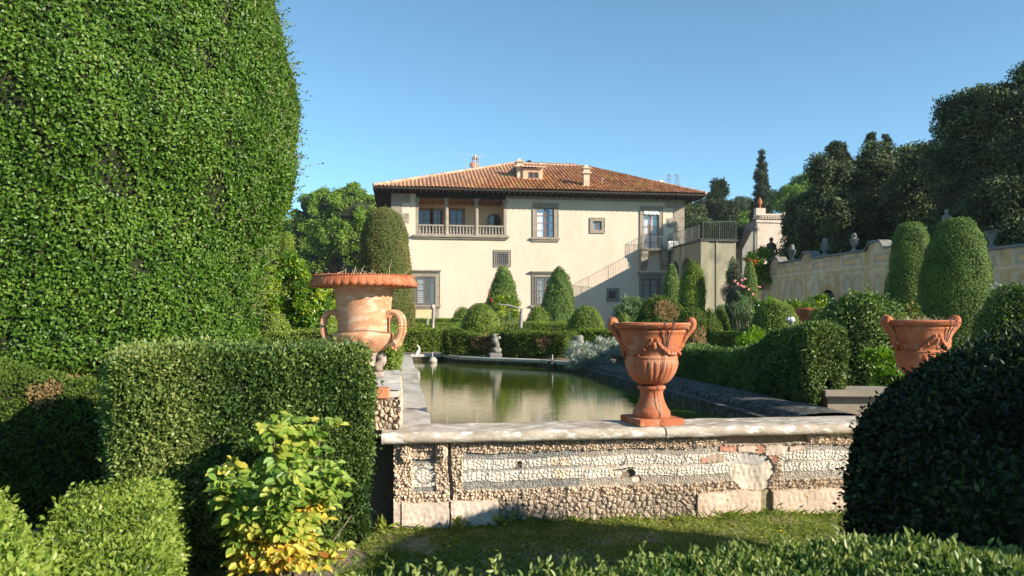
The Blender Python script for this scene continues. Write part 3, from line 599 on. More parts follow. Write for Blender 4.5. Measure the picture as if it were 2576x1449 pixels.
# bell urns on the wall
def bell_urn(name, label, loc):
    root = thing(name, label, 'urn', loc, 'matching terracotta bell urns on the pool wall'); x0, y0, z0 = loc
    a0 = R(-14)
    g = G(); bevbox(g, -.205, .205, -.205, .205, 0, .056, .006)
    g.V[-1] = g.V[-1]; 
    for i in range(len(g.V)):
        v = g.V[i]; c_, s_ = math.cos(R(7)), math.sin(R(7)); g.V[i] = np.c_[v[:, 0]*c_-v[:, 1]*s_+x0, v[:, 0]*s_+v[:, 1]*c_+y0, v[:, 2]+z0]
    g.build('plinth', MAT['terra'], root)
    g = G(); lathe(g, smoothcurve([(.155, .055), (.162, .075), (.158, .105), (.14, .13), (.118, .175), (.102, .225), (.098, .262), (.104, .285), (.118, .296), (.12, .31), (.114, .322), (.08, .326)], 4), 64, loc); g.build('foot', MAT['terra'], root)
    def flute(Rr, Z, A):
        k_ = np.clip((Z-.335)/.02, 0, 1)*np.clip((.535-Z)/.015, 0, 1); return Rr*(1+.045*k_*(np.abs(np.cos(A*13))**.8-.55)), Z
    g = G(); lathe(g, smoothcurve([(.07, .33), (.10, .335), (.14, .352), (.172, .385), (.200, .43), (.219, .48), (.227, .52), (.226, .54), (.222, .55), (.225, .56), (.225, .57), (.216, .578), (.220, .60), (.243, .64), (.257, .68), (.268, .72), (.278, .755), (.29, .775), (.294, .785), (.288, .795), (.298, .803), (.322, .82), (.33, .835), (.328, .85), (.318, .858), (.30, .85), (.29, .80)], 3), 312, loc, mod=flute); bowl = g.build('bowl', MAT['terra'], root)
    g = G()
    for i in range(84):
        a = i/84*2*np.pi; ball(g, (x0+.331*math.cos(a), y0+.331*math.sin(a), z0+.84), .008, seg=6)
    g.build('bead_rim', MAT['terra'], bowl)
    g = G(); lathe(g, [(0, .79), (.2, .80), (.31, .805)], 32, loc); g.build('soil', MAT['ground'], root)
    for sg in (0, 1, 2, 3):      # swags hanging between masks
        g = G(); am = a0+math.pi/4+sg*math.pi/2
        for t in np.linspace(-1, 1, 21):
            a = am+t*.72; z_ = .60+.11*t*t; r_ = np.interp(z_, [.6, .64, .68, .72], [.220, .243, .257, .268])
            for _ in range(3): ball(g, (x0+(r_+.006)*math.cos(a+rng.normal()*.02), y0+(r_+.006)*math.sin(a+rng.normal()*.02), z0+z_+rng.normal()*.008), .015*rng.uniform(.7, 1.2), seg=6)
        g.build('garland', MAT['terra'], bowl)
    for sg in (-1, 1):
        g = G(); e = np.array([math.cos(a0), math.sin(a0), 0])*sg; o_ = np.array(loc); q = np.array([-e[1], e[0], 0])
        pts = [o_+e*r_+np.array([0, 0, z_]) for r_, z_ in ((.298, .80), (.314, .852), (.333, .874), (.350, .856), (.345, .815), (.318, .778), (.290, .74), (.264, .695), (.242, .645))]
        p_ = smoothcurve(np.array(pts)+1000, 4)-1000; tube(g, p_, np.interp(np.linspace(0, 1, len(p_)), [0, .3, .6, 1], [.030, .036, .028, .022]), 12)
        for s in (-1, 1): tube(g, p_+q*s*.034, np.interp(np.linspace(0, 1, len(p_)), [0, .3, 1], [.022, .028, .016]), 8)
        for t in range(16): ball(g, o_+e*(.236+rng.normal()*.006)+q*rng.normal()*.025+np.array([0, 0, .640+rng.normal()*.022]), .018, seg=6)
        g.build('handle', MAT['terra'], root)
    for a in (a0+math.pi/2, a0-math.pi/2):     # masks front and back
        g = G(); e = np.array([math.cos(a), math.sin(a), 0]); o_ = np.array(loc)
        ball(g, o_+e*.243+np.array([0, 0, .685]), .035, seg=10, sc=(1, 1, 1.45)); ball(g, o_+e*.275+np.array([0, 0, .68]), .011, seg=6, sc=(1, 1, 1.7))
        for t in range(14): ball(g, o_+e*.24+np.array([0, 0, .72])+np.array([-e[1], e[0], 0])*rng.normal()*.03+np.array([0, 0, rng.normal()*.014]), .013, seg=6)
        g.build('mask', MAT['terra'], bowl)
    g = G(); ac = R(-83)
    def onb(a, z_, o=.006): r_ = np.interp(z_, [0, .02, .056, .06, .10, .26, .33, .335, .385, .43, .52, .56, .60, .68, .755, .785, .82, .85], [.225, .222, .22, .165, .165, .11, .13, .12, .185, .213, .236, .232, .228, .262, .286, .302, .334, .34]); return (x0+(r_+o)*math.cos(a), y0+(r_+o)*math.sin(a), z0+z_)
    tube(g, [(x0+.30*math.cos(ac-.1), y0+.30*math.sin(ac-.1), z0+.862)]+[onb(ac-.08+.02*k_, z_) for k_, z_ in enumerate((.85, .80, .74, .70, .66))]+[onb(ac+.03, .635), onb(ac+.08, .66)]+[onb(ac+.10+.01*k_, z_) for k_, z_ in enumerate((.70, .76, .81, .85))]+[(x0+.30*math.cos(ac+.18), y0+.30*math.sin(ac+.18), z0+.868)], .0055, 6)
    tube(g, [onb(ac+.02, z_, .004) for z_ in np.linspace(.64, .02, 30)], .0032, 5)
    g.build('wire', MAT['cable'], root)
    return root
bu = bell_urn('terracotta_urn', 'red terracotta bell urn standing in the middle of the pool wall above coping joint', (2.06, 6.13, ZC))
bu.scale = (.955, .955, .97)
b2 = copy_tree(bu); b2.location = (4.70, 6.40, ZC+.02); b2.rotation_euler = (0, 0, R(9)); b2['label'] = 'red terracotta bell urn half hidden behind the dark clipped bush at right'
dry_stems('dried_stems', 'short dry grey stems in the bell urn above the coping joint', (2.06, 6.13, ZC+.80), .26, 34, .075, 5)
dry_stems('dried_grass', 'tuft of dry pale grass in the bell urn behind dark bush', (4.70, 6.40, ZC+.83), .27, 210, .075, 6, .6, True)

# coping return at the right of the pool
ben = thing('stone_bench', 'moulded stone ledge strewn with fallen leaves in front of right hedge', 'ledge', (5.0, 7.6, 0))
def along(p0, p1, g, w_, z0, z1, mat=0):
    p0 = np.array(p0, float); p1 = np.array(p1, float); d = unit(p1-p0); q = np.array([-d[1], d[0]])
    c4 = [p0, p1, p1+q*w_, p0+q*w_]; V = [(*c, z0) for c in c4]+[(*c, z1) for c in c4]
    g.add(V, [(0, 3, 2, 1), (4, 5, 6, 7), (0, 1, 5, 4), (1, 2, 6, 5), (2, 3, 7, 6), (3, 0, 4, 7)], mat)
g = G(); along((4.30, 7.30), (6.2, 6.9), g, .55, .80, .86); along((4.33, 7.34), (6.2, 6.94), g, .5, .775, .80); along((4.37, 7.38), (6.2, 6.98), g, .45, .45, .775); g.build('slab', MAT['pietra'], ben)

# stones with jets on the water, statues at the far kerb
def jet_stone(x, y, r, label, hp=.11, mat='stone'):
    rt = thing('fountain_stone', label, 'fountain', (x, y, ZW), 'round stones with spouts on the pool'); g = G(); ball(g, (x, y, ZW+r*.45), r, seg=14, sc=(1, 1, .85), lump=.03); g.build('stone', MAT[mat], rt)
    g = G(); tube(g, [(x-.01, y, ZW+r*1.1), (x-.01, y, ZW+r*1.3+hp)], .009, 6); g.build('spout', MAT['antenna'], rt)
xx, yy = at(1089, 17.7); jet_stone(xx, yy, .1, 'pale round stone with a thin spout at the far left of the pool')
xx, yy = at(1219, 17.0); jet_stone(xx, yy, .065, 'small pale stone with spout in the middle of far pool end')
xx, yy = at(1391, 15.7); jet_stone(xx, yy, .13, 'dark low stone with spout before the silvery bush', mat='coping_dark')
MAT['statue_worn'] = M('worn_grey_stone', (.13, .12, .10), (.30, .28, .25), scale=16, rough=.9)
def blobstatue(name, label, loc, parts, mat='stone', cat='statue', lump=.15):
    g = G()
    for (dx, dy, dz, r, sc) in parts: ball(g, (loc[0]+dx, loc[1]+dy, loc[2]+dz), r, seg=12, sc=sc, lump=lump, seed=dx*9+dz*5)
    return tag(g.build(name, MAT[mat], loc=loc), label, cat)
xx, yy = at(1247, 17.0)
g = G(); bevbox(g, xx-.14, xx+.13, yy-.10, yy+.2, ZC-.03, ZC+.10, .01); tag(g.build('pedestal', MAT['stone_grey'], loc=(xx, yy, ZC-.03)), 'low square stone pedestal at centre of the far pool kerb', 'pedestal')
blobstatue('cherub_statue', 'weathered stone cherub riding a dolphin on the low pedestal', (xx+.02, yy+.06, ZC+.10), [(0, 0, .06, .10, (1.1, .9, .7)), (.02, 0, .16, .075, (.8, .8, 1.2)), (-.03, 0, .27, .085, (1, .8, 1)), (.05, 0, .33, .045, (1.2, .8, .9)), (-.05, -.02, .38, .05, (.9, .9, 1)), (.0, 0, .40, .035, (1.3, .6, .6))], 'statue_worn')
xx, yy = at(1452, 16.4); blobstatue('stone_ball', 'large speckled grey stone ball between hedge blocks right of pool', (xx, yy, ZC), [(0, 0, .13, .10, (.8, .8, 1.3)), (.02, 0, .38, .115, (1, 1, 1.2))], 'stone_grey', 'stone ball')
xx, yy = at(1127, 19.2); blobstatue('dolphin_statue', 'stone dolphin fountain figure at left of the hedge block', (xx, yy, ZC), [(0, 0, .06, .12, (1.3, 1, .7)), (.04, 0, .16, .08, (1.2, .8, 1)), (.07, 0, .28, .06, (.7, .7, 1.6)), (.06, 0, .42, .09, (.8, .8, 1.3))], 'stone_grey')
xx, yy = at(1047, 17.5); g = G(); t = np.linspace(0, 1, 20); tube(g, np.c_[xx+.02+.05*np.sin(t*4.2), yy+0*t, ZC+.26-.26*t], np.interp(t, [0, .3, .7, 1], [.012, .02, .045, .03]), 8); tag(g.build('scroll_ornament', MAT['white_stone'], loc=(xx, yy, ZC)), 'white stone scroll standing at the end of left coping', 'ornament')

# ================================================================== villa
YF = 66.0
def FX(zx):
    u = 898.2+zx/2.866; t = (u-1288)/F; return YF*(SA+t*CA)/(CA-t*SA)
def FZ(zx, zy):
    u = 898.2+zx/2.866; v = 359.3+zy/2.866; D = YF/(CA-(u-1288)/F*SA); return hz(v, D)
villa = thing('villa', 'cream Renaissance villa with tiled hip roof and corner loggia across the garden', 'villa', (12.2, YF, 0))
XL, XR = -.73, 25.2; ZT = 12.25
def rz(zx0, zx1, zy0, zy1): xm = (zx0+zx1)/2; return FX(zx0), FX(zx1), FZ(xm, zy1), FZ(xm, zy0)     # x0 x1 z0 z1
OP = {'loggia': rz(425, 1075, 345, 668), 'up': rz(1298, 1420, 468, 682), 'small_up': rz(1702, 1762, 565, 628), 'french': rz(2066, 2176, 488, 772),
      'grille_small': rz(1012, 1085, 797, 870), 'ga': rz(432, 562, 968, 1160), 'gb': rz(1296, 1418, 972, 1165), 'gc': rz(2064, 2172, 985, 1165), 'low': rz(1817, 1868, 1070, 1125)}
OP['loggia'] = (*OP['loggia'][:3], ZT)
def wall_holes(g, x0, x1, z0, z1, y, holes, mat=0):
    bx = sorted({x0, x1}|{h[0] for h in holes}|{h[1] for h in holes}); bz = sorted({z0, z1}|{h[2] for h in holes}|{h[3] for h in holes})
    for a, b_ in zip(bx[:-1], bx[1:]):
        for c_, d in zip(bz[:-1], bz[1:]):
            mx_, mz = (a+b_)/2, (c_+d)/2
            if any(h[0] < mx_ < h[1] and h[2] < mz < h[3] for h in holes): continue
            g.add([(a, y, c_), (b_, y, c_), (b_, y, d), (a, y, d)], [(0, 1, 2, 3)], mat)
g = G(); wall_holes(g, XL, XR, 0, ZT, YF, list(OP.values()))
YB = 81.0
g.add([(XL, YF, 0), (XL, YB, 0), (XL, YB, ZT), (XL, YF, ZT)], [(0, 3, 2, 1)]); g.add([(XR, YF, 0), (XR, YB, 0), (XR, YB, ZT), (XR, YF, ZT)], [(0, 1, 2, 3)]); g.add([(XL, YB, 0), (XR, YB, 0), (XR, YB, ZT), (XL, YB, ZT)], [(3, 2, 1, 0)])
g.build('wall', MAT['plaster'], villa)
def frame_ring(g, x0, x1, z0, z1, w_, y0, y1, bottom=True, top=True):
    wl = w_ if not isinstance(w_, tuple) else w_[0]
    box(g, x0-wl, x0, y0, y1, z0, z1); box(g, x1, x1+wl, y0, y1, z0, z1)
    if top: box(g, x0-wl, x1+wl, y0-.003, y1, z1, z1+wl)
    if bottom: box(g, x0-wl, x1+wl, y0-.003, y1, z0-wl, z0)
def window(hole, fw, pane='clear', nx=2, nz_=4, sill=None, hood=None, grille=None, curtain=True, stone='pietra', open_t=0, white=False, bottom=True, blind=False):
    x0, x1, z0, z1 = hole; g = G(); yf = YF-.07
    frame_ring(g, x0, x1, z0, z1, fw, yf, YF+.32, bottom)
    frame_ring(g, x0-fw*.93, x1+fw*.93, z0-(fw*.93 if bottom else 0), z1+fw*.93, .045, yf-.035, yf+.02, bottom)
    wdw = g.build('window', MAT[stone], villa)
    g = G(); fr_ = .07
    for xa in (x0, x1-fr_): box(g, xa, xa+fr_, YF+.19, YF+.25, z0, z1)
    for k in range(1, nx): c_ = x0+(x1-x0)*k/nx; box(g, c_-.055, c_+.055, YF+.185, YF+.25, z0, z1)
    box(g, x0+fr_, x1-fr_, YF+.192, YF+.25, z1-fr_, z1); box(g, x0+fr_, x1-fr_, YF+.192, YF+.25, z0, z0+fr_)
    for k in range(1, nz_): c_ = z0+(z1-z0)*k/nz_; box(g, x0+fr_, x1-fr_, YF+.2, YF+.24, c_-.018, c_+.018)
    g.build('casement', MAT['wood_frame'], wdw)
    g = G(); g.add([(x0, YF+.22, z0), (x1, YF+.22, z0), (x1, YF+.22, z1), (x0, YF+.22, z1)], [(0, 1, 2, 3)]); g.build('pane', MAT[pane], wdw)
    g = G(); box(g, x0-.02, x1+.02, YF+.5, YF+.6, z0-.02, z1+.02); g.build('unlit_room_panel', MAT['wood_dark'], wdw)  # dark board standing in for the unlit interior
    if curtain:
        g = G()
        for s in ((0, .5), (.5, 1)) if curtain is True else ((0, .42), (.75, 1)):
            t = np.linspace(*s, 30); xx_ = x0+(x1-x0)*t; yy_ = YF+.32+.03*np.sin(t*70); V = np.stack([np.c_[xx_, yy_, 0*t+z0], np.c_[xx_+(.0 if curtain is True else .08*(t-.2)*(x1-x0)), yy_, 0*t+z1]], 1).reshape(-1, 3)
            g.add(V, grid_faces(30, 2), smooth=True)
        g.build('curtain', MAT['curtain'], wdw)
    if sill:
        g = G(); x0s, x1s, z0s, z1s = sill; box(g, x0s, x1s, YF-.24, YF-.002, z0s+(z1s-z0s)*.45, z1s); box(g, x0s+.1, x1s-.1, YF-.15, YF-.002, z0s, z0s+(z1s-z0s)*.45); g.build('sill', MAT[stone], wdw)
    if hood:
        g = G(); x0s, x1s, z0s, z1s = hood; box(g, x0s, x1s, YF-.34, YF-.002, z0s+(z1s-z0s)*.5, z1s); box(g, x0s+.12, x1s-.12, YF-.2, YF-.002, z0s, z0s+(z1s-z0s)*.5); g.build('hood', MAT[stone], wdw)
    if grille:
        gx0, gx1, gz0, gz1, yo, nxg, nzg = grille; g = G(); rb = .015
        for xb in np.linspace(gx0, gx1, nxg): box(g, xb-rb, xb+rb, YF-yo-rb, YF-yo+rb, gz0, gz1)
        for zb_ in np.linspace(gz0, gz1, nzg):
            box(g, gx0-.03, gx1+.03, YF-yo-rb-.004, YF-yo+rb+.004, zb_-rb, zb_+rb)
            for xs_ in (gx0, gx1): box(g, xs_-rb*.8, xs_+rb*.8, YF-yo, YF-.005, zb_-rb*.8, zb_+rb*.8)
        g.build('grille', MAT['iron_light'], wdw)
    if blind: 
        g = G(); n_ = 12; t = np.linspace(0, 1, n_); xx_ = x0+(x1-x0)*t; V = np.stack([np.c_[xx_, YF-.02+0*t, 0*t+z1+.02], np.c_[xx_, YF-.16+0*t, z1-.36+.05*np.sin(t*25)]], 1).reshape(-1, 3); g.add(V, grid_faces(n_, 2)); g.build('blind', MAT['canvas'], wdw)
    return wdw
window(OP['up'], .38, sill=rz(1250, 1460, 686, 708), curtain=2)
window(OP['small_up'], .28, nz_=2, white=True)
window(OP['french'], .34, nz_=5, blind=True, bottom=False)
x0, x1, z0, z1 = OP['grille_small']; window(OP['grille_small'], .27, pane='glass', curtain=False, nz_=2, grille=(x0-.12, x1+.06, z0-.15, z1+.12, .12, 7, 8))
x0, x1, z0, z1 = OP['ga']; window(OP['ga'], .42, curtain=2, nx=2, sill=rz(392, 604, 1170, 1190), hood=rz(392, 606, 917, 936), grille=(x0-.18, x1+.05, z0-.12, z1+.12, .22, 11, 16))
x0, x1, z0, z1 = OP['gb']; window(OP['gb'], .40, curtain=2, nx=2, sill=rz(1246, 1466, 1172, 1190), hood=rz(1250, 1466, 926, 945), grille=(x0-.18, x1+.05, z0-.12, z1+.12, .22, 11, 16))
x0, x1, z0, z1 = OP['gc']; window(OP['gc'], .40, curtain=True, nx=2, stone='pietra', sill=rz(2022, 2212, 1172, 1190), hood=rz(2020, 2212, 935, 955), grille=(x0-.18, x1+.05, z0-.12, z1+.12, .22, 10, 14))
x0, x1, z0, z1 = OP['low']; window(OP['low'], .22, pane='glass', curtain=False, nz_=2, stone='pietra_d', grille=(x0, x1, z0, z1, -.05, 4, 5))
# painted apron below the left ground window
g = G(); x0, x1, z0, z1 = rz(400, 592, 1190, 1266); box(g, x0, x0+.3, YF-.08, YF-.002, z0, z1); box(g, x1-.3, x1, YF-.08, YF-.002, z0, z1); box(g, x0+.3, x1-.3, YF-.06, YF-.002, z0-.2, z0); g.build('apron_frame', MAT['pietra'], villa)
g = G(); xm = (x0+x1)/2; zm = (z0+z1)/2+.05; V = [(xm-1.25, zm), (xm-.55, zm+.30), (xm, zm+.55), (xm+.55, zm+.30), (xm+1.25, zm), (xm+.55, zm-.30), (xm, zm-.55), (xm-.55, zm-.30)]
g.add([(a, YF-.012, b_) for a, b_ in V], [tuple(range(8))]); g.build('painted_lozenge', M('ochre_paint', (.62, .42, .22), (.7, .5, .28), scale=6), villa)
# quoins
ztop = ZT
for side in (0, 1):
    g = G(); z = ZT-.02; k = 0
    while z > .3:
        h_ = .86; L_ = 1.55 if k % 2 == 0 else .95
        if k == 0: L_ = 1.75
        if side == 0: 
            if z > 0: box(g, XL-.03, XL+L_*(.95 if k else .9), YF-.05, YF+.5, z-h_+.05, z)
        else:
            box(g, XR-L_*1.02, XR+.03, YF-.05, YF+.5, z-h_+.05, z)
        z -= h_; k += 1
    g.build('quoins', MAT['pietra'], villa)
g = G(); box(g, OP['loggia'][1]+.1, XR-1.8, YF-.04, YF-.002, ZT-.30, ZT-.02); g.build('frieze', MAT['pietra'], villa)
# loggia
lx0, lx1, lz0, _ = OP['loggia']; lg = MAT['plaster_in']; yb = YF+3.6
g = G(); wall_holes(g, lx0-.4, lx1+.4, lz0-.3, ZT, yb, [])
g.add([(lx0-.01, YF, lz0), (lx0-.01, yb, lz0), (lx0-.01, yb, ZT), (lx0-.01, YF, ZT)], [(0, 1, 2, 3)]); g.add([(lx1+.01, YF, lz0), (lx1+.01, yb, lz0), (lx1+.01, yb, ZT), (lx1+.01, YF, ZT)], [(3, 2, 1, 0)])
g.build('loggia_wall', lg, villa)
g = G(); box(g, lx0, lx1, YF, yb, lz0-.2, lz0-.004); g.build('loggia_floor', MAT['brick'], villa)
g = G(); box(g, lx0, lx1, YF+.3, yb, ZT-.35, ZT-.15)
for k in range(16): c_ = lx0+(lx1-lx0)*(k+.5)/16; box(g, c_-.08, c_+.08, YF+.3, yb-.01, ZT-.45, ZT-.352)
g.build('loggia_ceiling', M('ceiling_wood', (.20, .15, .10), (.28, .21, .14), scale=5), villa); g = G(); box(g, lx0-.02, lx1+.02, YF+.02, YF+.42, FZ(750, 400), ZT+.01); g.build('loggia_beam', MAT['wood_dark'], villa)
g = G(); sx0, sx1, sz0, sz1 = rz(406, 1095, 668, 692); box(g, sx0, sx1, YF-.34, YF+.3, sz0+.12, sz1+.01); box(g, sx0+.12, sx1-.12, YF-.2, YF-.002, sz0-.02, sz0+.12); g.build('loggia_sill', MAT['pietra'], villa)
zc_ = FZ(750, 402)
for k, zx in enumerate((433, 645, 861, 1068)):
    x_ = FX(zx); g = G(); h_ = zc_-lz0; c_ = (x_, YF+.12, lz0)
    if k in (0, 3): box(g, x_-.12, x_+.12, YF-.01, YF+.35, lz0, zc_-.3); box(g, x_-.2, x_+.2, YF-.04, YF+.38, zc_-.3, zc_)
    else:
        lathe(g, [(.26, 0), (.26, .08), (.23, .12), (.24, .18), (.19, .22), (.19, .6), (.185, h_*.6), (.165, h_-.38), (.18, h_-.36), (.165, h_-.32), (.17, h_-.2), (.23, h_-.1), (.24, h_-.08)], 20, c_); box(g, x_-.25, x_+.25, YF-.13, YF+.37, zc_-.09, zc_)
    g.build('column', MAT['pietra'], villa)
zr = FZ(750, 592)
bal_prof = [(.10, 0), (.10, .08), (.055, .12), (.09, .22), (.105, .32), (.07, .46), (.05, .52), (.07, .60), (.09, .68), (.05, .78), (.05, .86), (.10, .9), (.10, 1)]
for a, b_ in ((440, 628), (662, 846), (876, 1056)):
    xa, xb = FX(a), FX(b_); g = G(); box(g, xa, xb, YF-.0, YF+.24, zr-.13, zr); box(g, xa, xb, YF+.0, YF+.24, lz0+.001, lz0+.12); g.build('rail', MAT['pietra'], villa)
    for k in range(8):
        c_ = xa+(xb-xa)*(k+.5)/8; hb = zr-.13-lz0-.12; g = G(); lathe(g, [(r_, z_*hb) for r_, z_ in bal_prof], 10, (c_, YF+.12, lz0+.12)); g.build('baluster', MAT['pietra'], villa)
# loggia back windows
def backwin(zx0, zx1, zy0, zy1, arch=False):
    s = (yb)/YF; xm = (zx0+zx1)/2; u0, u1 = 898.2+zx0/2.866, 898.2+zx1/2.866
    def X_(u): t = (u-1288)/F; return yb*(SA+t*CA)/(CA-t*SA)
    x0, x1 = X_(u0), X_(u1); um = 898.2+xm/2.866; D = yb/(CA-(um-1288)/F*SA); z1, z0 = hz(359.3+zy0/2.866, D), lz0
    g = G()
    if not arch: frame_ring(g, x0, x1, z0, z1, .22, yb-.08, yb-.003, False)
    else:
        c_ = (x0+x1)/2; r_ = (x1-x0)/2; tube(g, [(c_-r_, yb-.04, z0)]+[(c_-r_*math.cos(a), yb-.04, z1-r_+r_*math.sin(a)) for a in np.linspace(0, np.pi, 17)]+[(c_+r_, yb-.04, z0)], .1, 6)
    wd_ = g.build('window', MAT['pietra'], villa); g = G()
    if not arch: g.add([(x0, yb-.02, z0), (x1, yb-.02, z0), (x1, yb-.02, z1), (x0, yb-.02, z1)], [(0, 1, 2, 3)])
    else:
        c_ = (x0+x1)/2; r_ = (x1-x0)/2; A_ = np.linspace(0, np.pi, 17); V = [(x0, yb-.02, z0)]+[(c_-r_*math.cos(a), yb-.02, z1-r_+r_*math.sin(a)) for a in A_]+[(x1, yb-.02, z0)]; g.add(V, [tuple(range(len(V)))[::-1]])
    g.build('pane', MAT['glass'], wd_); g = G()
    for xb_ in ((x0+.03, (x0+x1)/2, x1-.03) if not arch else ((x0+x1)/2,)): box(g, xb_-.04, xb_+.04, yb-.06, yb-.025, z0, z1)
    for zz in np.linspace(z0, z1, 4)[1:-1]: box(g, x0, x1, yb-.058, yb-.027, zz-.025, zz+.025)
    g.build('casement', MAT['wood_frame'], wd_)
backwin(436, 528, 490, 665); backwin(548, 618, 490, 665); backwin(668, 762, 490, 665); backwin(942, 1040, 515, 665, True)

# roof of barrel tiles
EL = np.array([-2.2, 64.2, 12.42]); ER = np.array([26.55, 64.2, 12.42]); RA = np.array([10.8, 73.5, 16.45]); RB = np.array([18.05, 73.5, 16.3]); BL = np.array([-2.2, 82.8, 12.42]); BR = np.array([26.55, 82.8, 12.42])
def slope(name, e0, e1, r0, r1, pitch=.335, rows=22, fine=7):
    """e0->e1 along the eave, r0/r1 the upper corners above them"""
    ex = e1-e0; Lx = np.linalg.norm(ex); ux = ex/Lx; s0 = (r0-e0)@ux; s1 = (r1-e0)@ux; up = (r0-e0)-ux*s0; Lu = np.linalg.norm(up); uu = up/Lu; nn = np.cross(ux, uu)
    nt_ = int(Lx/pitch); S = np.linspace(0, Lx, nt_*fine+1); hrow = Lu/rows
    W_ = np.array(sorted([k*hrow for k in range(rows+1)]+[(k+1)*hrow-.001 for k in range(rows)]))
    Sg, Wg = np.meshgrid(S, W_, indexing='ij'); f = Wg/Lu; lo = s0*f; hi = Lx+(s1-Lx)*f; Sc = np.clip(Sg, lo, hi)
    ph = Sg/pitch; row = np.floor((Wg+1e-4)/hrow); fr_ = Wg/hrow-row; ti = np.floor(ph)
    rnd = np.sin(ti*12.98+row*78.2)*43758.5; rnd = rnd-np.floor(rnd); rnd2 = np.sin(ti*4.1+row*31.7)*9134.1; rnd2 = rnd2-np.floor(rnd2)
    hgt = .12*np.abs(np.sin(ph*np.pi))**.8+.03*(1-fr_)+.03*(rnd2-.5)+.02
    Pt = e0+Sc[..., None]*ux+Wg[..., None]*uu+(hgt)[..., None]*nn
    Pt[..., 2] += .04*nz(Pt.reshape(-1, 3), .35).reshape(Sg.shape)
    base = np.stack([.30+.14*rnd, .125+.07*rnd, .05+.04*rnd], -1)
    base = np.where((rnd2 > .86)[..., None], base*np.array([1.25, 1.35, 1.45]), base); base = np.where((rnd2 < .16)[..., None], base*.62, base)
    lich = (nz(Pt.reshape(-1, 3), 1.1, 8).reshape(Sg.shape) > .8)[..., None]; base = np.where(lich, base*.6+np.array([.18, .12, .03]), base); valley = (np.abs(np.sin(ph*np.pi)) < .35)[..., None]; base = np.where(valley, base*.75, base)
    pale = np.clip(1-(Sc-lo)/9, 0, 1)[..., None]*.4 if name == 'roof_slope' else 0
    base = base*(1-pale)+pale*np.array([.66, .45, .34])
    g = G(); g.add(Pt, grid_faces(len(S), len(W_)), col=base.reshape(-1, 3)); return g.build(name, MAT['tile'], villa)
slope('roof_slope', EL, ER, RA, RB); slope('roof_side', BL, EL, RA, RA, fine=4); slope('roof_side', ER, BR, RB, RB, fine=4); slope('roof_side', BR, BL, RB, RA, pitch=.6, rows=10, fine=4)
g = G()
def ridge(p, q, r_=.13):
    p = np.array(p, float); q = np.array(q, float); L_ = np.linalg.norm(q-p); n_ = int(L_/.42)
    for k in range(n_):
        a = p+(q-p)*k/n_; b_ = p+(q-p)*(k+1.08)/n_; cc = np.array([.58, .36, .24])*rng.uniform(.75, 1.25)*np.array([1, rng.uniform(.9, 1.1), rng.uniform(.85, 1.15)]); up = np.array([0, 0, .03]); tube(g, [a+up*2, b_+up], [r_*1.06, r_*.9], 8, col=cc, smooth=False)
ridge(EL+[0, 0, .1], RA+[0, 0, .08]); ridge(RA+[0, 0, .08], RB+[0, 0, .08]); ridge(ER+[0, 0, .1], RB+[0, 0, .08]); ridge(EL+[.1, .0, .07], EL+[.3, .3, .1]); g.build('ridge_tiles', MAT['tile'], villa)
g = G(); q0_, q1_ = 11.9, 17.35
Sx = np.linspace(q0_, q1_, 18*6+1); V = []; C2 = []
for x_ in Sx:
    ph = (x_-q0_)/.3; hh = .09*abs(math.sin(ph*math.pi)); rr = (math.sin(math.floor(ph)*12.9)*437.5) % 1
    for yy_, zz_ in ((74.0, 16.62), (74.0, 16.70), (75.2, 17.0), (76.2, 16.75)): V.append((x_, yy_, zz_+hh)); C2.append((.55+.1*rr, .30+.1*rr, .18+.08*rr))
g.add(V, grid_faces(len(Sx), 4), col=np.array(C2)); box(g, q0_, q1_, 74.25, 76, 16.1, 16.6, col=(.25, .16, .1)); g.build('raised_roof', MAT['tile'], villa)
g = G(); so = .0
g.add([(-2.2, 64.2, 12.38), (26.55, 64.2, 12.38), (26.55, 82.8, 12.38), (-2.2, 82.8, 12.38)], [(3, 2, 1, 0)]); box(g, -2.2, 26.55, 64.17, 64.24, 12.3, 12.46); box(g, -2.24, -2.17, 64.2, 82.8, 12.3, 12.46); box(g, 26.5, 26.58, 64.2, 82.8, 12.3, 12.46)
for k in range(62): x_ = -2.0+k*.465; box(g, x_-.06, x_+.06, 64.28, YF-.01, 12.18, 12.375)
for k in range(36): y_ = 64.6+k*.5; box(g, -2.1, XL-.01, y_-.06, y_+.06, 12.18, 12.376); box(g, XR+.01, 26.45, y_-.06, y_+.06, 12.18, 12.376)
box(g, XL-.02, XR+.02, YF-.01, YF+.01, ZT-.02, 12.37) if False else None
g.build('eaves', MAT['wood_dark'], villa)
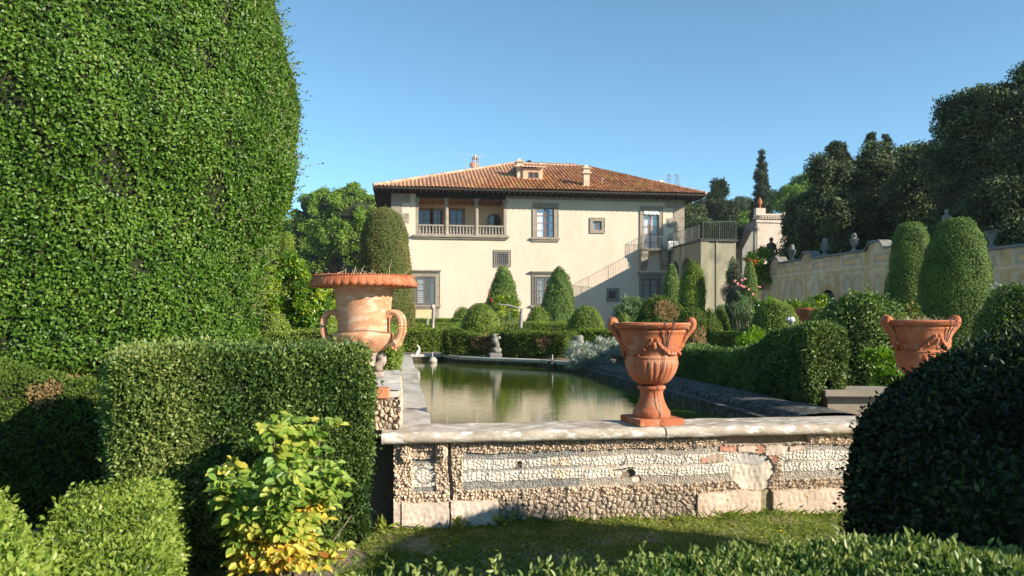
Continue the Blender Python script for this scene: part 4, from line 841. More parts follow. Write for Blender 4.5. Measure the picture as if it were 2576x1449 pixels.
# chimneys
def roofz(x_, y_): return 12.45+(y_-64.2)*(16.4-12.42)/9.3
def atz(zx, y_):
    u = 898.2+zx/2.866; t = (u-1288)/F; return y_*(SA+t*CA)/(CA-t*SA), y_/(CA-t*SA)
def zz(zy, D): return hz(359.3+zy/2.866, D)
def chimney(zx0, zx1, zyt, zyb, y_, capw=.15, mat='pietra', cone=True):
    x0, D = atz(zx0, y_); x1, _ = atz(zx1, y_); zt = zz(zyt, D); zb_ = zz(zyb, D)-.6; hh = zt-zb_; g = G(); d = (x1-x0)
    box(g, x0, x1, y_-d/2, y_+d/2, zb_, zt-.85)
    box(g, x0-capw, x1+capw, y_-d/2-capw, y_+d/2+capw, zt-.85, zt-.72); box(g, x0-.03, x1+.03, y_-d/2-.03, y_+d/2+.03, zt-.72, zt-.42); box(g, x0-capw, x1+capw, y_-d/2-capw, y_+d/2+capw, zt-.42, zt-.34)
    c_ = (x0+x1)/2; r_ = d*.72; lathe(g, [(r_, zt-.34), (r_*.75, zt-.2), (r_*.3, zt-.06), (0, zt)], 4, (c_, y_, 0), smooth=False, phase=np.pi/4)
    return g.build('chimney', M('chimney_plaster', (.45, .33, .22), (.58, .47, .34), scale=1.5, rough=.9), villa)
chimney(1152, 1188, 108, 256, 68.3); chimney(1630, 1672, 155, 320, 65.7); chimney(2164, 2208, 264, 300, 76)
x_, D = atz(1766, 66.3); g = G(); tube(g, [(x_, 66.3, 13.0), (x_, 66.3, 13.95)], .07, 8); box(g, x_-.14, x_+.14, 66.18, 66.42, 13.95, 14.02); g.build('vent_pipe', MAT['pietra'], villa)
# rear chimney turret with aerials
x0, D = atz(852, 77.5); zb_ = zz(195, D); g = G(); ball(g, (x0+.35, 77.5, zb_-.05), .55, seg=16, sc=(1, 1, .8)); box(g, x0-.30, x0+.30, 77.1, 77.7, zb_-.6, zb_+.72)
for sx in (-.28, .16): box(g, x0+sx, x0+sx+.12, 77.12, 77.68, zb_+.72, zb_+1.08)
box(g, x0-.34, x0+.34, 77.06, 77.74, zb_+1.08, zb_+1.16); lathe(g, [(.30, zb_+1.16), (.2, zb_+1.34), (.08, zb_+1.44), (.1, zb_+1.52), (0, zb_+1.6)], 12, (x0, 77.4, 0)); g.build('chimney', M('pinkish_plaster', (.34, .2, .15), (.46, .37, .3), scale=1.2), villa)
g = G(); tube(g, [(x0-.05, 76.9, zb_-1), (x0-.05, 76.9, zb_+1.45)], .03, 5); tube(g, [(x0-1.55, 76.9, zb_+1.42), (x0+1.05, 76.9, zb_+1.28)], .022, 5)
for k in range(7): q = -1.45+k*.38; tube(g, [(x0+q, 76.6, zb_+1.40-q*.03), (x0+q, 77.2, zb_+1.40-q*.03)], .014, 4)
tube(g, [(x0+.25, 76.9, zb_+1.0), (x0+.5, 76.9, zb_+1.6)], .014, 4); tube(g, [(x0-1.4, 76.9, zb_+.28), (x0-.05, 76.9, zb_+.25)], .014, 4); g.build('aerial', MAT['antenna'], villa)
g = G(); ball(g, (x0-.42, 76.8, zb_+.35), .30, seg=14, sc=(.7, .25, 1)); g.build('satellite_dish', M('faded_red_paint', (.3, .13, .09)), villa)
# dormer
x0, D = atz(1196, 67.9); x1, _ = atz(1340, 67.9); z0 = zz(262, D)-.2; z1 = zz(182, D); dx0, _ = atz(1232, 67.9); dx1, _ = atz(1310, 67.9); dz0, dz1 = zz(256, D), zz(208, D)
g = G(); wall_holes(g, x0, x1, z0, z1, 67.9, [(dx0, dx1, dz0, dz1)]); g.add([(x0, 67.9, z0), (x0, 73, z0), (x0, 73, z1), (x0, 67.9, z1)], [(0, 3, 2, 1)]); g.add([(x1, 67.9, z0), (x1, 73, z0), (x1, 73, z1), (x1, 67.9, z1)], [(0, 1, 2, 3)])
dm = g.build('dormer', M('dormer_plaster', (.55, .33, .2), (.62, .4, .27), scale=2), villa)
g = G(); g.add([(dx0, 68.05, dz0), (dx1, 68.05, dz0), (dx1, 68.05, dz1), (dx0, 68.05, dz1)], [(0, 1, 2, 3)]); g.build('pane', MAT['glass'], dm)
g = G(); xm = (dx0+dx1)/2
for a in (dx0+.05, xm, dx1-.05): box(g, a-.05, a+.05, 67.93, 68.04, dz0, dz1)
box(g, dx0, dx1, 67.94, 68.035, dz1-.09, dz1); box(g, dx0, dx1, 67.94, 68.035, dz0, dz0+.09); g.build('casement', MAT['wood_frame'], dm)
g = G(); Sx = np.linspace(x0-.25, x1+.25, 14*6+1); V = []; C2 = []
for x_ in Sx:
    ph = (x_-x0)/.3; hh = .09*abs(math.sin(ph*math.pi)); rr = (math.sin(math.floor(ph)*22.9)*437.5) % 1
    for yy_, zz_ in ((67.5, z1), (67.5, z1+.08), (73.5, z1+1.1)): V.append((x_, yy_, zz_+hh)); C2.append((.6+.1*rr, .38+.1*rr, .26+.08*rr))
g.add(V, grid_faces(len(Sx), 3), col=np.array(C2)); g.build('roof', MAT['tile'], dm)
# balcony
bx0, bx1 = FX(2026), FX(2266); bz1 = FZ(2140, 770); bz0 = FZ(2140, 785)
bal = bpy.data.objects.new('balcony', None); 
g = G(); box(g, bx0, bx1, YF-1.0, YF-.002, bz0+.1, bz1); box(g, bx0+.1, bx1-.1, YF-.9, YF-.002, bz0, bz0+.1); bal = g.build('balcony', MAT['pietra'], villa)
for zx in (2056, 2204):
    xc = FX(zx); g = G(); Z_ = bz0; sec = [(0, Z_), (-.85, Z_), (-.85, Z_-.25), (-.7, Z_-.55), (-.72, Z_-.85), (-.5, Z_-1.2), (-.28, Z_-1.35), (-.25, Z_-1.55), (0, Z_-1.6)]
    V = [(xc-.3, YF+y_, z_) for y_, z_ in sec]+[(xc+.3, YF+y_, z_) for y_, z_ in sec]; K = len(sec); g.add(V, [(k, k+1, K+k+1, K+k) for k in range(K-1)]); g.add(V, [tuple(range(K))[::-1]]); g.add(V, [tuple(range(K, 2*K))])
    g.build('bracket', MAT['pietra'], bal)
def railing(g, p0, p1, h_, sp=.14, rb=.014):
    p0 = np.array(p0, float); p1 = np.array(p1, float); L_ = np.linalg.norm(p1-p0); n_ = max(2, int(L_/sp)); tube(g, [p0+[0, 0, h_], p1+[0, 0, h_]], rb*1.5, 5); tube(g, [p0+[0, 0, .08], p1+[0, 0, .08]], rb, 4)
    for k in range(n_+1): q = p0+(p1-p0)*k/n_; tube(g, [q, q+[0, 0, h_]], rb if k % 8 else rb*2, 4)
g = G(); railing(g, (bx0+.05, YF-.95, bz1), (bx1, YF-.95, bz1), 1.05); railing(g, (bx0+.05, YF-.95, bz1), (bx0+.05, YF-.05, bz1), 1.05); g.build('railing', MAT['iron_light'], bal)

# ------------------------------------------------------------------ walkway wing that runs out from the balcony
wing = thing('walkway_wing', 'weathered cream arcaded wing with iron fence on top projecting from the villa', 'wing', (25, 58.4, 0))
WX0, WX1, WY0, WY1 = 23.7, 26.65, 58.4, 65.9; WZ = 7.72
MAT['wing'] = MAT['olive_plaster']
g = G(); arches = [(64.2, .95, 5.6), (61.6, 1.15, 5.5)]
ys_ = np.unique(np.r_[WY0, WY1, np.concatenate([np.linspace(c_-r_, c_+r_, 17) for c_, r_, _ in arches])])
def atop(y_):
    for c_, r_, zs_ in arches:
        if abs(y_-c_) <= r_+1e-6: return zs_+math.sqrt(max(0, r_*r_-(y_-c_)**2))
    return None
for a, b_ in zip(ys_[:-1], ys_[1:]):
    m_ = atop((a+b_)/2)
    za = atop(a) if m_ else 0; zb_ = atop(b_) if m_ else 0
    g.add([(WX0, a, za), (WX0, b_, zb_), (WX0, b_, WZ), (WX0, a, WZ)], [(0, 3, 2, 1)])
    if m_: g.add([(WX0, a, za), (WX0, b_, zb_), (WX0+.6, b_, zb_), (WX0+.6, a, za)], [(0, 1, 2, 3)])
for c_, r_, zs_ in arches:
    for s in (-1, 1): g.add([(WX0, c_+s*r_, 0), (WX0+.6, c_+s*r_, 0), (WX0+.6, c_+s*r_, zs_), (WX0, c_+s*r_, zs_)], [(0, 1, 2, 3)])
g.add([(WX0+1.2, WY0, 0), (WX0+1.2, WY1, 0), (WX0+1.2, WY1, WZ-.1), (WX0+1.2, WY0, WZ-.1)], [(0, 3, 2, 1)])
g.add([(WX0, WY0, 0), (WX1, WY0, 0), (WX1, WY0, WZ), (WX0, WY0, WZ)], [(0, 1, 2, 3)]); g.add([(WX1, WY0, 0), (WX1, WY1, 0), (WX1, WY1, WZ), (WX1, WY0, WZ)], [(0, 1, 2, 3)]); g.add([(WX0, WY0, WZ), (WX1, WY0, WZ), (WX1, WY1, WZ), (WX0, WY1, WZ)], [(0, 1, 2, 3)])
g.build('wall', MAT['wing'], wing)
g = G(); box(g, WX0-.03, WX0+.62, WY0-.10, WY0-.002, 0, WZ-.02); box(g, WX0+1.25, WX0+1.45, WY0-.07, WY0-.002, 0, WZ-.02); g.build('pilaster', MAT['wing'], wing)
g = G(); box(g, WX0-.12, WX1+.1, WY0-.2, WY0+.3, WZ+.002, WZ+.14); box(g, WX0-.15, WX0+.25, WY0+.3, WY1-.6, WZ+.002, WZ+.12); box(g, WX0-.17, WX0+.7, WY0-.24, WY0+.35, WZ+.14, WZ+.2); g.build('coping', MAT['coping_dark'], wing)
g = G(); railing(g, (WX0+.05, WY1, WZ+.12), (WX0+.05, WY0+.4, WZ+.12), 1.25, sp=.17, rb=.013); g.build('railing', MAT['iron_light'], wing)
g = G(); railing(g, (WX0+.35, WY0+.4, WZ+.14), (WX1+.05, WY0+.1, WZ+.14), 1.5, sp=.16, rb=.013); g.build('railing', MAT['iron_light'], wing)
xa, za = 24.35, 7.05
g = G(); box(g, xa-.2, xa+.75, 64.6, 65.1, WZ-.6, WZ+.35) if False else bevbox(g, 23.25, 24.15, 64.55, 64.95, WZ-.1, WZ+.62, .02); acu = tag(g.build('air_conditioner', MAT['ac'], loc=(23.7, 64.75, WZ-.1)), 'white air conditioning box at the end of the balcony', 'air conditioner')
g = G(); t = np.linspace(0, 2*np.pi, 20)
for r_ in (.26, .18, .10): tube(g, np.c_[23.52+r_*np.cos(t), 64.53+0*t, WZ+.26+r_*np.sin(t)], .012, 4)
for zz_ in np.linspace(WZ, WZ+.52, 7): box(g, 23.85, 24.1, 64.52, 64.545, zz_, zz_+.03)
g.build('fan_grille', MAT['iron'], acu)
g = G(); box(g, 23.2, 24.2, 64.5, 65.0, WZ-.25, WZ-.11); 
g.build('shelf', MAT['pietra'], wing)

# ------------------------------------------------------------------ pink lodge on the upper terrace
lodge = thing('lodge', 'pale pink lodge with dark doorway and stepped parapet behind the cypress', 'building', (42, 80, 4))
CX0 = 39.0; CY = 80.0; CZ = 12.6
g = G(); wall_holes(g, CX0, CX0+9, 1, CZ, CY, [(CX0+3.3, CX0+5.2, 4, 8.6)])
g.build('wall', MAT['pink'], lodge)
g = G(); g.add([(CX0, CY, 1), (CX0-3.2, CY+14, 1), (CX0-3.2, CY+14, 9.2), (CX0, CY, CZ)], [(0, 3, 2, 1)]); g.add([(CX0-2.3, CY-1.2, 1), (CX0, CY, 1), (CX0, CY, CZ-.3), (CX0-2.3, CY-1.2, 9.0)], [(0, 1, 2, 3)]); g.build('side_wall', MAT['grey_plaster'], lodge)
g = G(); box(g, CX0-.02, CX0+.95, CY-.07, CY-.002, 1, CZ-.6)
for k in range(10): box(g, CX0-.04, CX0+(.9 if k % 2 else .6), CY-.1, CY-.072, 4+k*.8, 4.74+k*.8)
g.build('quoins', MAT['pink'], lodge)
g = G(); box(g, CX0-.35, CX0+9.2, CY-.35, CY+.4, CZ-.05, CZ+.1); box(g, CX0-.15, CX0+9, CY-.15, CY-.005, CZ-.45, CZ-.06)
for k in range(28): tube(g, [(CX0-.2+k*.33, CY-.45, CZ+.15), (CX0-.2+k*.33, CY+.3, CZ+.35)], .13, 6)
g.build('cornice', MAT['pink'], lodge)
g = G(); box(g, CX0-.1, CX0+1.0, CY+.02, CY+.6, CZ+.11, CZ+1.15); xs_ = np.linspace(CX0+1.0, CX0+9, 50); top = CZ+.55+np.where(xs_ < CX0+3.3, 0, 1)*0+.9/(1+np.exp(-(xs_-CX0-3.6)*4))
for a, b_, ta, tb in zip(xs_[:-1], xs_[1:], top[:-1], top[1:]): g.add([(a, CY+.05, CZ+.1), (b_, CY+.05, CZ+.1), (b_, CY+.05, tb), (a, CY+.05, ta), (a, CY+.5, CZ+.1), (b_, CY+.5, CZ+.1), (b_, CY+.5, tb), (a, CY+.5, ta)], [(0, 1, 2, 3), (3, 2, 6, 7), (5, 4, 7, 6)])
g.build('parapet', MAT['pink'], lodge)
g = G(); frame_ring(g, CX0+3.3, CX0+5.2, 4, 8.6, .35, CY-.12, CY+.3, False); g.build('door_frame', MAT['pietra'], lodge)
g = G(); box(g, CX0+3.3, CX0+5.2, CY+.35, CY+.4, 4, 8.6); g.build('door', MAT['wood_dark'], lodge)
g = G(); c_ = (CX0+.45, CY+.3, CZ+1.15); lathe(g, .62*smoothcurve([(.28, 0), (.18, .15), (.14, .4), (.24, .6), (.36, .95), (.38, 1.3), (.24, 1.55), (.15, 1.7), (.18, 1.85), (.0, 2.0)], 3), 16, c_); tag(g.build('finial_urn', MAT['terra'], loc=c_), 'small orange terracotta finial on the corner of the pink lodge', 'finial')

# ------------------------------------------------------------------ frescoed retaining wall on the right
RX = 22.0; ya, ybk = 22.0, 45.2
rw = thing('retaining_wall', 'long garden retaining wall with faded painted arches and panels', 'wall', (RX, 33, 0))
ys_ = np.arange(ya, ybk+.01, .05); zs_ = np.linspace(0, 1, 100)
def topz(y_):
    # recomputed heights: level crest with three scrolled humps, lower beyond the yews
    t = np.where(y_ > 27.2, 4.78, 4.15)
    for c_ in (31.55, 35.2+3.5-.2, 42.6): pass
    return t
def u2y(u):
    t = (u-1288)/F; return RX*(CA-t*SA)/(SA+t*CA)
humps = [(u2y(1950), .62, .45), (u2y(2030), .62, .5), (u2y(2202), .72, .48)]
def crest(y_):
    t = topz(y_).astype(float)
    for c_, w_, h_ in humps:
        d = np.abs(y_-c_); t = t+np.where(d < w_*.45, h_*.75, np.where(d < w_, h_*.75*(.5+.5*np.cos((d-w_*.45)/(w_*.55)*np.pi))**.7, 0))
    t = np.where(y_ > u2y(1914), t-(y_-u2y(1914))*1.1, t); return t
Yg, Tg = np.meshgrid(ys_, zs_, indexing='ij'); Zg = Tg*crest(ys_)[:, None]; Xg = RX+.05*nz(np.stack([0*Yg, Yg, Zg], -1).reshape(-1, 3), .8).reshape(Yg.shape)
CREAM = np.array([.74, .47, .28]); OCH = np.array([.63, .34, .14]); GREY = np.array([.13, .125, .13]); PALE = np.array([.76, .55, .37])
Cc = np.zeros(Yg.shape+(3,)); Cc[:] = CREAM
zt = topz(ys_)[:, None]+0*Yg; zr_ = zt-Zg
pil = [u2y(v_) for v_ in (1912, 1962, 2032, 2107, 2182, 2262, 2340, 2420, 2530)]; pil += [pil[-1]-3.3]
near = np.min([np.abs(Yg-p_) for p_ in pil], axis=0); Cc[near < .27] = OCH*1.1; Cc[(zr_ > .74) & (zr_ < .88)] = OCH*1.15; Cc[(zr_ > .69) & (zr_ < .73)] = PALE*1.1
for a, b_ in zip(pil[:-1], pil[1:]):
    hi_, lo_ = max(a, b_)-.45, min(a, b_)+.45; inb = (Yg > lo_) & (Yg < hi_); Cc[inb & (zr_ > .14) & (zr_ < .66)] = PALE*.95
    edge = CREAM*.55+GREY*.5 if b_ < u2y(2100) else OCH*.85; Cc[inb & (zr_ > .18) & (zr_ < .60)] = edge; Cc[(Yg > lo_+.22) & (Yg < hi_-.22) & (zr_ > .27) & (zr_ < .50)] = OCH*1.25
    c0, w0 = (hi_+lo_)/2, (hi_-lo_)
    for cc_ in (c0-w0*.25, c0+w0*.25):
        zc0 = zt-1.5; r0 = w0*.19; rr = np.where(Zg > zc0, np.hypot(Yg-cc_, (Zg-zc0)*.85), np.abs(Yg-cc_)); Cc[(rr < r0*1.25) & (zr_ > .95)] = OCH*1.0; Cc[(rr < r0*.72) & (zr_ > .95)] = PALE*.82
Qg = np.stack([0*Yg, Yg, Zg], -1).reshape(-1, 3); st1 = nz(Qg*np.array([1, 1, .35]), 1.5, 3).reshape(Yg.shape); st2 = nz(Qg*np.array([1, 1, .6]), 3.7, 9).reshape(Yg.shape)
damp = np.clip((2.9+.6*nz(Qg*np.array([1, 1, 0]), .9, 1).reshape(Yg.shape)-Zg)*.8, 0, 1)*np.clip(.55+.4*st1+.3*st2, 0, 1)
Cc = Cc*(1-damp[..., None]*.75)+GREY*1.25*damp[..., None]*.75; wear = np.clip(st2*.7+st1*.5-.55, 0, .8)[..., None]; Cc = Cc*(1-wear)+PALE*wear; crest_dark = (np.clip(1-zr_/.35, 0, 1)*np.clip(.4+st2, 0, 1))[..., None]; Cc = Cc*(1-.5*crest_dark)  # last term: blotchy darkening just below the crest
Cc = Cc*.72+CREAM*.28*(1+.1*st2[..., None])
V = np.stack([Xg, Yg, Zg], -1).reshape(-1, 3)
dc = u2y(2083); inarch = (np.abs(Yg-dc) < .75) & (Zg < 2.35+np.sqrt(np.clip(.75**2-(Yg-dc)**2, 0, 1)))
fc = grid_faces(len(ys_), len(zs_)); keep = ~inarch.reshape(-1)[fc].all(1); Cc[(np.hypot(Yg-dc, np.maximum(Zg-2.35, 0)) < 1.0) & ~inarch] = OCH*1.1
g = G(); g.add(V, fc[keep][:, ::-1], col=Cc.reshape(-1, 3)); 
top2 = np.stack([np.c_[0*ys_+RX, ys_, crest(ys_)], np.c_[0*ys_+RX+.45, ys_, crest(ys_)], np.c_[0*ys_+RX+.45, ys_, 0*ys_]], 1).reshape(-1, 3); g.add(top2, grid_faces(len(ys_), 3), col=(.3, .27, .23)); g.build('frescoed_face', MAT['fresco'], rw)
g = G()
for a, b_ in zip(ys_[:-1:2], ys_[2::2]):
    za_, zb_ = crest(np.array([a]))[0], crest(np.array([b_]))[0]; V = [(RX-.1, a, za_+.003), (RX-.1, b_, zb_+.003), (RX+.5, b_, zb_+.003), (RX+.5, a, za_+.003), (RX-.1, a, za_+.10), (RX-.1, b_, zb_+.10), (RX+.5, b_, zb_+.10), (RX+.5, a, za_+.10)]; g.add(V, [(0, 1, 5, 4), (4, 5, 6, 7), (3, 7, 6, 2)])
g.build('coping', MAT['stone_grey'], rw)
g = G(); g.add([(RX+.5, dc-1, 0), (RX+.5, dc+1, 0), (RX+.5, dc+1, 3.4), (RX+.5, dc-1, 3.4)], [(0, 3, 2, 1)]); g.build('niche', MAT['wood_dark'], rw)
FIN = smoothcurve([(.26, 0), (.26, .12), (.14, .2), (.10, .35), (.16, .45), (.27, .7), (.30, .95), (.36, 1.0), (.36, 1.06), (.22, 1.1), (.21, 1.3), (.15, 1.55), (.06, 1.6), (0, 1.62)], 2)
fd = ['covered stone finial vase at the far end of the frescoed wall', 'stone finial vase standing between the two left scrolled humps of the wall', 'slim stone finial vase near the middle of the frescoed wall', 'tall stone finial vase left of the twin clipped yews']
for k, u in enumerate((1984, 2066, 2139, 2257)):
    y_ = u2y(u); zt_ = crest(np.array([y_]))[0]+.1; g = G(); lathe(g, FIN*np.array([.66, .58]), 18, (RX+.2, y_, zt_)); tag(g.build('finial_vase', MAT['stone_grey'], loc=(RX+.2, y_, zt_)), fd[k], 'vase', 'stone vases along the frescoed wall')
y_ = u2y(2482); g = G(); zt_ = crest(np.array([y_]))[0]+.1
lathe(g, smoothcurve([(.26, 0), (.24, .1), (.1, .2), (.09, .32), (.16, .45), (.24, .62), (.28, .78), (.38, .86), (.36, .9), (.2, .88), (0, .87)], 2)*.72, 18, (RX+.2, y_, zt_)); tag(g.build('finial_vase', MAT['stone_grey'], loc=(RX+.2, y_, zt_)), 'open stone vase without lid right of the twin yews', 'vase', 'stone vases along the frescoed wall')
def figure(name, label, x_, y_, z_, h_, mat, turn=0):
    """draped standing figure on a small plinth"""
    g = G(); s = h_/1.8
    def md(Rr, Z, A): return Rr*(1+.10*np.cos(A*7+Z*3)*np.clip(1-Z/(1.3*s), 0, 1))*(1-.25*np.abs(np.sin(A+turn))), Z
    lathe(g, smoothcurve([(.30*s, 0), (.28*s, .1*s), (.25*s, .5*s), (.22*s, .85*s), (.19*s, 1.05*s), (.24*s, 1.3*s), (.25*s, 1.42*s), (.12*s, 1.5*s), (.06*s, 1.55*s), (0, 1.6*s)], 3), 20, (x_, y_, z_+.2), mod=md)
    ball(g, (x_, y_, z_+.2+1.66*s), .115*s, seg=12, sc=(.9, 1, 1.2)); tube(g, [(x_-.2*s, y_, z_+.2+1.4*s), (x_-.3*s, y_-.08, z_+.2+1.1*s), (x_-.12*s, y_-.2*s, z_+.2+.95*s)], [.075*s, .06*s, .045*s], 8); tube(g, [(x_+.2*s, y_, z_+.2+1.4*s), (x_+.28*s, y_, z_+.2+1.1*s), (x_+.22*s, y_-.1*s, z_+.2+.8*s)], [.075*s, .06*s, .045*s], 8)
    box(g, x_-.32*s, x_+.32*s, y_-.3*s, y_+.3*s, z_, z_+.2); return tag(g.build(name, MAT[mat], loc=(x_, y_, z_)), label, 'statue')
y_ = u2y(1925); figure('garden_statue', 'dark draped statue silhouetted before the pink lodge', RX+.7, y_+.6, 4.35, 2.05, 'stone_dark')
x_, y2 = at(2381, 36); figure('garden_statue', 'grey statue standing in shade above the large clipped yew', x_, y2, 5.0, 1.5, 'stone_grey')

# ================================================================== near planting
# giant clipped laurel at left
xc, yc, D0 = -4.83, 11.8, 11.0
pr = [(0, .8), (1.8, .78), (2.65, .98), (2.79, 1.43), (2.87, 1.88), (2.97, 2.45), (3.13, 2.97), (3.29, 3.42), (3.39, 3.88), (3.37, 4.73), (3.26, 5.6), (3.07, 6.15), (2.8, 6.8), (2.3, 7.4), (1.4, 7.9), (0, 8.1)]
pr = [(r_*.962, z_) for r_, z_ in pr]; V, Fc = lathe_vf(smoothcurve(pr, 4), 110, (xc, yc, 0))
big = thing('clipped_laurel', 'huge rounded clipped laurel filling the left side, open at its foot', 'topiary', (xc, yc, 0))
def ex(g):
    for k in range(420):      # stray shoots over the clipped outline
        a = rng.uniform(-2.2, .5) if k < 140 else rng.normal(-.18, .22); z_ = rng.uniform(1.6, 6.6); r_ = np.interp(z_, [p[1] for p in pr[2:]], [p[0] for p in pr[2:]]); p = np.array([xc+r_*math.cos(a), yc+r_*math.sin(a), z_]); d = unit(np.array([math.cos(a), math.sin(a), .45+.4*rng.normal()])+rng.normal(size=3)*.3); L_ = rng.uniform(.08, .26)*(1+(k % 13 == 0))
        q = p+np.outer(np.linspace(0, L_, 7), d); tube(g, [p, p+d*L_*.5, p+d*L_], [.003, .002, .001], 3, mat=2); leaves(g, q, np.repeat(d[None], 7, 0), .045, .028, face=.3, out=.8, tint=.6)
foliage('foliage', None, None, V, Fc, .050, .035, 3000, LM['laurel'], holes=3.2, lump=.07, lf=1.5, face=1.0, out=.15, depth=.11, fuzz=.035, parent=big, extra=ex, tintf=lambda P, t: t+.10)
for k in range(7):
    g = G(); a = rng.uniform(0, 6.28); r_ = rng.uniform(.2, 1.6); tube(g, [(xc+r_*math.cos(a), yc+r_*math.sin(a), 0), (xc+r_*.9*math.cos(a)+.05, yc+r_*.9*math.sin(a), .8), (xc+r_*math.cos(a), yc+r_*math.sin(a), 1.8)], [.09, .075, .06], 8)
    g.build('trunk', MAT['bark_dark'], big)

def hedge(label, path, wd, z0, z1, mat, L, W, dens, rd=.08, lump=.03, lf=1.5, step=.12, name='box_hedge', **kw):
    V, Fc = sweep_vf(path, wd, z0, z1, step=step, rd=rd)
    p = np.array(path, float); return foliage(name, label, 'hedge', V, Fc, L, W, dens, mat, lump=lump, lf=lf, loc=(*p.mean(0), z0), **kw)
def shade_mid(P, t): return t+np.clip((-1.05-P[:, 0])*.45, -.12, .22)+.0  # paints the stronger sun on the left end as lighter leaves
hedge('tall square clipped box hedge behind the yellowing rose bush', [(-1.83, 5.36), (-1.35, 5.50), (-.80, 5.66), (-.42, 5.86)], .80, 0, [1.36, 1.38, 1.38, 1.37], LM['box'], .034, .018, 15500, rd=.09, lump=.03, step=.09, rich=False, up=.25, out=.75, face=.45, depth=.06, fuzz=.03, holes=7, tintf=shade_mid)
hedge('low bright box hedge running forward from the tall hedge at lower left', [(-1.62, 4.85), (-1.52, 4.4), (-1.25, 3.5), (-1.05, 2.7)], [.62, .56, .52, .5], 0, [.62, .63, .64, .64], LM['box_y'], .030, .017, 17000, rd=.07, lump=.03, step=.09, rich=False, up=.2, out=.75, face=.5, depth=.055, fuzz=.028)
hedge('rounded out of focus box hedge in the bottom left corner', [(-2.9, 4.6), (-2.27, 3.9), (-1.80, 3.2), (-1.28, 2.3)], .70, 0, [.82, .84, .84, .82], LM['box_y'], .034, .020, 13500, rd=.2, lump=.04, step=.09, rich=True, up=.2, out=.8, face=.5, depth=.06, fuzz=.03)
hedge('box hedge with a browned patch at far left below the laurel', [(-4.4, 6.3), (-3.4, 6.5), (-2.75, 6.7), (-2.2, 7.2)], .8, 0, [1.32, 1.28, 1.10, .92], LM['box_brown'], .032, .019, 7500, rd=.16, lump=.06, step=.12, up=.2, out=.6, face=.6, depth=.06, tintf=lambda P, t: np.where(np.hypot(P[:, 0]+2.7+.04*nz(P, 9), P[:, 2]-1.02) < .10, .7+.3*(t-.4), np.minimum(t, .6)*.5))
# foreground strip hedge
def ex(g):
    for k in range(60):
        x_ = rng.uniform(-.3, 1.3); y_ = rng.uniform(2.35, 2.6); p = np.array([x_, y_, .73]); d = unit(np.array([rng.normal()*.15, rng.normal()*.15, 1])); L_ = rng.uniform(.03, .085)
        q = p+np.outer(np.linspace(0, L_, 8), d); leaves(g, q, np.repeat(d[None], 8, 0)+rng.normal(size=(8, 3))*.4, .026, .013, face=.3, out=1.0, tint=.75, rich=True)
hedge('low leafy box hedge across the bottom foreground', [(-.42, 2.30), (.4, 2.33), (1.1, 2.33), (1.5, 2.24), (1.76, 1.96), (1.9, 1.5)], .60, 0, [.70, .74, .77, .82, .89, .94], LM['box'], .030, .0145, 17500, rd=.10, lump=.022, lf=2.2, step=.08, rich=True, up=.55, out=1.1, face=.3, depth=.05, fuzz=.02, extra=ex, tintf=lambda P, t: t+.22)
# large dark dome at right
s = .77; pr = [(2.8, 0), (2.79, .1), (2.755, .645), (2.56, 1.0), (2.17, 1.35), (1.74, 1.54), (1.1, 1.63), (.5, 1.66), (0, 1.67)]
pr = [(r*s, max(0, EYE-(EYE-z_)*s) if z_ > 0 else 0) for r, z_ in pr]
V, Fc = lathe_vf(smoothcurve(pr, 5), 120, (4.16, 2.62, 0))
vd = np.array([.846, .533]); qd = (V[:, :2]-[4.16, 2.62])@vd; V[:, :2] -= np.where(qd > 0, qd*.62, 0)[:, None]*vd
foliage('clipped_dome', 'large dark clipped dome bush close by at the right edge', 'topiary', V, Fc, .034, .017, 6500, LM['dark'], lump=.03, lf=1.6, face=.6, out=.6, up=.15, depth=.06, fuzz=.03, loc=(4.16, 2.62, 0), tintf=lambda P, t: t+.25*np.clip((P[:, 2]-1.35)*2.5, 0, 1))  # raised tint towards the crown paints its sunlit top

# lawn
Pg = np.c_[rng.uniform(-1.3, 4.4, 150000), rng.uniform(2.7, 5.95, 150000), np.zeros(150000)]
gn = nz(Pg, 1.3, 3)+.6*nz(Pg, 4.1, 1); dirt = np.clip((.75-Pg[:, 0])*1.2+(5.0-Pg[:, 1])*.6, -.25, 1.6)+.25*nz(Pg, 2.6, 11); keep = (gn > -1.1+dirt*1.15)|(rng.random(150000) < .12); Pg = Pg[keep]
Pg[:, 2] = .012*nz(Pg, 2.1)+.008*nz(Pg, 5)-.017
g = G(); n_ = len(Pg); d = rng.normal(size=(n_, 3))*[.6, .6, .15]; d[:, 2] = abs(d[:, 2])+.55; d = unit(d); hgt = .034*rng.uniform(.5, 1.5, n_)*(1+1.3*np.clip((Pg[:, 1]-5.75)*5, 0, 1)*(rng.random(n_) < .3)*(Pg[:, 0] > -.2)); sd = unit(np.cross(d, rng.normal(size=(n_, 3))))
bl = hgt[:, None]; V = np.stack([Pg-sd*.0028, Pg+sd*.0028, Pg+d*bl*.6+sd*.002, Pg+d*bl+np.c_[d[:, :2]*bl*.5, 0*bl]], 1).reshape(-1, 3)
g.add(V, np.arange(4*n_).reshape(-1, 4), 0, np.clip(.38+.22*rng.normal(size=n_)+.18*nz(Pg, 1.1, 7)+.25*(rng.random(n_) < .12), 0, 1)); o = g.build('lawn_grass', LM['grass']); tag(o, 'short patchy lawn between the low hedge and pool wall', 'grass', kind='stuff')
m, n, l = newmat('lawn_base'); b = n.new('ShaderNodeBsdfPrincipled'); o = n.new('ShaderNodeOutputMaterial'); l.new(b.outputs[0], o.inputs[0]); b.inputs['Roughness'].default_value = 1; b.inputs['Specular IOR Level'].default_value = .1
